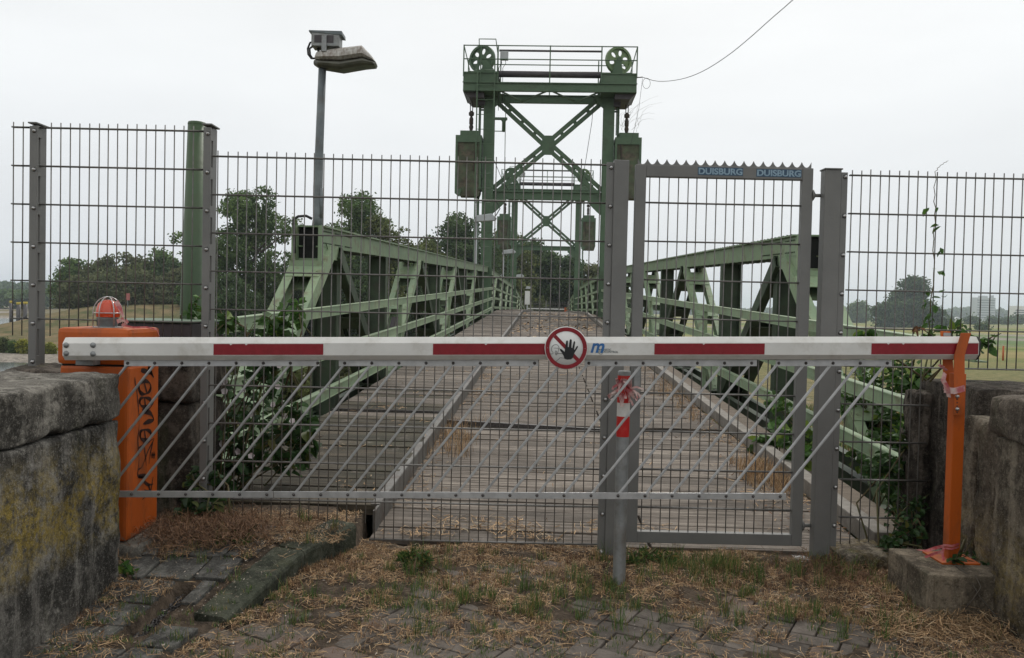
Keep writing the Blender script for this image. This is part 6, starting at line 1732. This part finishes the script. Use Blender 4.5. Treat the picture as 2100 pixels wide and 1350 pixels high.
o = meshobj('dry_leaf_cluster', np_mesh('dry_leaf_cluster', Vl, Fl), Mt['leaf_dry'], None); o.location = p; tag(o, 'curled dead brown leaf cluster stuck on the right fence panel', 'dead leaves')

# ------------------------------------------------------------------ straw, grass and litter on the ground
g = np.random.default_rng(77)
def scatter(n, x0, x1, y0, y1, f):
    xs = g.uniform(x0, x1, n); ys = g.uniform(y0, y1, n); p = np.array([f(a, b_) for a, b_ in zip(xs, ys)]); k = g.random(n) < p
    xs, ys = xs[k], ys[k]; return np.stack([xs, ys, np.array([topz(a, b_) for a, b_ in zip(xs, ys)])], -1)
def dstraw(x, y):
    kx = kerbx(y); v = .42 + 1.1 * nz(x, y, 1.8, 9) + 1.5 * nz(x, y, 6, 2) + .9 * nz(x, y, 17, 5)
    if x < kx:
        if x > kx - .18: return .10 * max(0, v)
        v = v * (.30 + .5 * min(1, max(0, (y - 3.3) / .5)))
        if y > 3.9: v += .35
        if x < -1.45 and y < 3.6: v += .15
    else:
        near_ = min(1, max(0, (y - 3.22) / .3)); v = v * (.22 + .5 * near_) + .22 * near_
        v += .35 * max(0, 1 - (x - kx) / .22)
        if x > 1.45: v += .5 * min(1, (x - 1.45) / .3)
    return min(1, max(0, v)) * .8
P = scatter(72000, -1.78, 2.15, 2.9, 4.5, dstraw)
foliage('dry_straw_litter', lying(P, .050, .0023, 5, .007), Mt['straw'])
P = scatter(30000, -1.78, 2.15, 2.9, 4.5, lambda x, y: dstraw(x, y) * (.9 if nz(x, y, 2.3, 7) > .0 else .15))
foliage('rusty_grass_litter', lying(P, .036, .0018, 6, .010), Mt['straw_dk'])
P = scatter(2400, -1.78, 2.15, 3.0, 4.45, lambda x, y: dstraw(x, y) * .9)
foliage('dry_grass_tufts', blades(P, 16, .030, .012, .0017, 7, .9), Mt['straw'])
P = scatter(1300, -1.78, 2.15, 3.2, 4.4, lambda x, y: dstraw(x, y) * (1 if nz(x, y, 1.9, 4) > -.1 else .1))
foliage('rusty_grass_tufts', blades(P, 20, .040, .015, .0018, 8, .8), Mt['straw_dk'])
def dgrass(x, y):
    kx = kerbx(y)
    if x < kx: return .22 if nz(x, y, 3, 8) > .15 else .03
    b_ = max(0, min(1, (y - 3.25) / .5)) * (1 if y < 4.3 else .3)
    return (.95 if nz(x, y, 2.6, 6) > .05 else .10) * b_ * (.4 + .6 * min(1, max(0, (x + .6) / .8))) + .02
P = scatter(1900, -1.7, 2.0, 2.9, 4.4, dgrass)
foliage('green_grass_tufts', blades(P, 20, np.clip(g.normal(.055, .028, len(P)), .02, .15), .014, .0026, 9, .7), Mt['grass'])
P = scatter(1100, -1.7, 2.0, 2.9, 3.7, lambda x, y: .5 if nz(x, y, 2.5, 2) > -.15 else .1)
foliage('joint_grass', blades(P, 14, .022, .012, .0026, 19, .8), Mt['grass'])
def flakes(P, size, seed):
    gg = np.random.default_rng(seed); n = len(P); a = gg.uniform(0, 6.28, n); s = size * gg.uniform(.4, 1.3, n)
    d = np.stack([np.cos(a), np.sin(a), gg.normal(0, .25, n)], -1) * s[:, None]; e = np.stack([-np.sin(a), np.cos(a), gg.normal(0, .25, n)], -1) * (s * .4)[:, None]
    Pz = P + [0, 0, .006]
    return np.stack([Pz - d, Pz + e, Pz + d, Pz - e], 1).reshape(-1, 3), np.arange(n * 4).reshape(-1, 4)
P = scatter(5200, -1.78, 2.15, 2.9, 4.5, lambda x, y: .5 * dstraw(x, y) + (.25 if x < kerbx(y) else .08))
foliage('seed_and_leaf_litter', flakes(P, .0075, 3), Mt['flake'])
P = scatter(2600, -1.78, 2.15, 2.9, 4.5, lambda x, y: .9 * dstraw(x, y) * (1 if nz(x, y, 3, 1) > 0 else .2))
foliage('dead_leaf_litter', flakes(P, .012, 4), Mt['leaf_dry'])
P = scatter(44, -.5, 1.75, 3.25, 4.3, lambda x, y: .75)
foliage('tall_grass_clumps', blades(P, 34, np.clip(g.normal(.085, .03, len(P)), .04, .15), .017, .0027, 29, .85), Mt['grass'])
P = scatter(2600, -1.5, -.8, 3.3, 4.25, lambda x, y: .35 if kerbx(y) - .2 < x < kerbx(y) else .05); P[:, 2] += .012
foliage('litter_on_kerb', flakes(P, .006, 33), Mt['flake'])
# straw banked against the right-hand footing and below the abutment
n = 1100; xs = g.normal(1.90, .22, n); ys = g.normal(3.42, .09, n); k = (ys < 3.50) & (xs < 2.07) & (xs > 1.5); xs, ys = xs[k], ys[k]
P = np.stack([xs, ys, .01 + .05 * g.random(len(xs)) * np.clip((ys - 3.2) / .3, 0, 1)], -1); foliage('straw_heap', lying(P, .09, .0019, 11, .016), Mt['straw'])
n = 2600; xs = g.normal(1.66, .15, n); ys = g.normal(4.10, .15, n); P = np.stack([xs, ys, .01 + .045 * g.random(n) * np.exp(-((xs - 1.70) / .16) ** 2)], -1); foliage('rusty_straw_heap', lying(P, .07, .0020, 12, .018), Mt['straw_dk'])
# litter on the deck: front edge, along the step and along the kerb beam
def deck_sc(n, u0, u1, v0, v1, f, dz=0):
    us = g.uniform(u0, u1, n); vs = g.uniform(v0, v1, n); k = g.random(n) < np.array([f(a, b_) for a, b_ in zip(us, vs)]); us, vs = us[k], vs[k]
    Q = np.array([tuple(B(a, b_, zd(b_) + dz + .004)) for a, b_ in zip(us, vs)]); return Q
P = np.concatenate([deck_sc(2600, -.9, .8, 4.5, 4.95, lambda u, v: .8 * max(0, 1 - (v - 4.5) / .45) * max(.0, .6 + 1.4 * nz(u, v, 3, 3))),
                    deck_sc(4200, -.93, -.55, 4.6, 16, lambda u, v: max(0, 1 - (u + .93) / .38) * max(0, .4 + 1.6 * nz(u, v, 1.2, 3))),
                    deck_sc(5200, 1.15, 1.8, 4.6, 16, lambda u, v: max(0, (u - 1.15) / .65) ** 1.5 * max(0, .5 + 1.5 * nz(u, v, 1.1, 5))),
                    deck_sc(2200, -2.0, -.95, 4.7, 14, lambda u, v: max(0, .0 + 1.3 * nz(u, v, 2.2, 5)), .12),
                    deck_sc(2600, -.6, 1.3, 4.5, 15, lambda u, v: max(0, -.02 + 1.2 * nz(u, v, 1.8, 7)))])
foliage('straw_on_deck', lying(P, .06, .004, 21, .008), Mt['straw'])
P2 = deck_sc(3000, 1.2, 1.8, 4.8, 13, lambda u, v: max(0, (u - 1.2) / .6) ** 2 * max(0, .6 + 1.5 * nz(u, v, 1.3, 5)))
foliage('dead_leaves_on_deck', flakes(P2, .018, 22), Mt['leaf_dry'])
P3 = np.concatenate([deck_sc(80, 1.5, 1.78, 5.6, 6.6, lambda u, v: .9), deck_sc(40, 1.5, 1.78, 8.5, 12, lambda u, v: .5), deck_sc(40, -.9, -.6, 6.5, 8.2, lambda u, v: .9)])
foliage('dry_tufts_on_deck', blades(P3, 16, .12, .03, .0035, 23, .8), Mt['straw'])
P4 = deck_sc(1500, -.9, 1.8, 20, 36, lambda u, v: .5 + nz(u, v, .6, 1)); foliage('dry_moss_on_deck', flakes(P4, .07, 24), Mt['straw'])
# dirt bank between the kerb end and the footway planks
bk_ = meshobj('dirt_bank', rough_box((-1.9, 4.15, -.2), (-.86, 4.62, .125), 30, .05, .02, 7, 31), Mt['dirt'], None, 'structure')
n = 4200; xs = g.uniform(-1.85, -.82, n); ys = g.uniform(4.0, 4.62, n); P = np.stack([xs, ys, np.full(n, .135)], -1); foliage('straw_on_bank', lying(P, .05, .0018, 13, .010), Mt['straw'])
n = 5200; xs = g.normal(-1.5, .18, n); ys = g.normal(4.1, .14, n); k = (xs > -1.78) & (xs < -.95); P = np.stack([xs[k], ys[k], .15 + .05 * g.random(k.sum())], -1); foliage('rusty_grass_on_bank', lying(P, .06, .0020, 14, .02), Mt['straw_dk'])
# gravel in the open slot
n = 900; ys = g.uniform(3.16, 3.60, n); xs = -1.42 + (ys - 3.42) * .1 + g.uniform(-.04, .04, n)
q = MB()
for x_, y_ in zip(xs, ys):
    s = random.uniform(.004, .009); c_ = Vector((x_, y_, walkz(y_) - .085 + random.random() * .03))
    q.add([c_ + Vector(v) * s for v in ((1, 0, 0), (-1, .2, 0), (.1, 1, .1), (0, -1, 0), (.2, 0, .9), (0, 0, -1))], [(0, 2, 4), (2, 1, 4), (1, 3, 4), (3, 0, 4), (2, 0, 5), (1, 2, 5), (3, 1, 5), (0, 3, 5)])
q.build('slot_gravel', Mt['rivet'], None, kind='stuff')
# trailing runner over the concrete footing
q = MB(); q.tube([at(1960, 1160, 3.62), at(1985, 1180, 3.52), at(2010, 1225, 3.47), at(2040, 1260, 3.46), at(2060, 1290, 3.42)], .004, 5)
q.tube([at(2000, 1180, 3.5), at(2012, 1205, 3.46), at(1995, 1230, 3.46), at(1980, 1248, 3.46)], .003, 5)
o = q.build('dry_runner', Mt['bark']); tag(o, 'thin brown runner stems trailing over the concrete footing', 'plant')
plant('weed', 'small creeping leaves on top of the concrete footing behind the forked post', 'plant', [bl(1975, 1140, 3.8, .025), bl(2000, 1150, 3.75, .03), bl(2020, 1160, 3.68, .03), bl(1960, 1150, 3.66, .02)], 60, .035, Mt['leaf_dk'], 34, 4, 0, at(2000, 1165, 3.72), 0)
# litter scraps
for (px_, py_, Y_, s, lb) in ((890, 1147, 3.98, .02, 'crumpled white paper scrap in front of the wide fence panel'), (1790, 1215, 3.62, .04, 'long pale plastic scrap near the concrete footing')):
    p = at(px_, py_, Y_); p.z = .012; q = MB(); q.add([p + Vector((-s, -.006, 0)), p + Vector((s, -.004, .004)), p + Vector((s * .9, .008, .010)), p + Vector((-s * .2, .012, .014)), p + Vector((-s * .95, .008, .006))], [(0, 1, 2, 3, 4)])
    o = q.build('litter_scrap', Mt['flake']); tag(o, lb, 'litter')

# ------------------------------------------------------------------ haze
hb = MB(); hb.box((-4200, -120, -8), (4200, 4200, 62))
m = bpy.data.materials.new('haze_air'); m.use_nodes = True; t = m.node_tree; t.nodes.clear()
pv = t.nodes.new('ShaderNodeVolumePrincipled'); pv.inputs['Color'].default_value = (.76, .86, .96, 1); pv.inputs['Density'].default_value = .00028; pv.inputs['Anisotropy'].default_value = .2
oo = t.nodes.new('ShaderNodeOutputMaterial'); t.links.new(pv.outputs[0], oo.inputs['Volume'])
hz_o = hb.build('haze', m, kind='stuff')
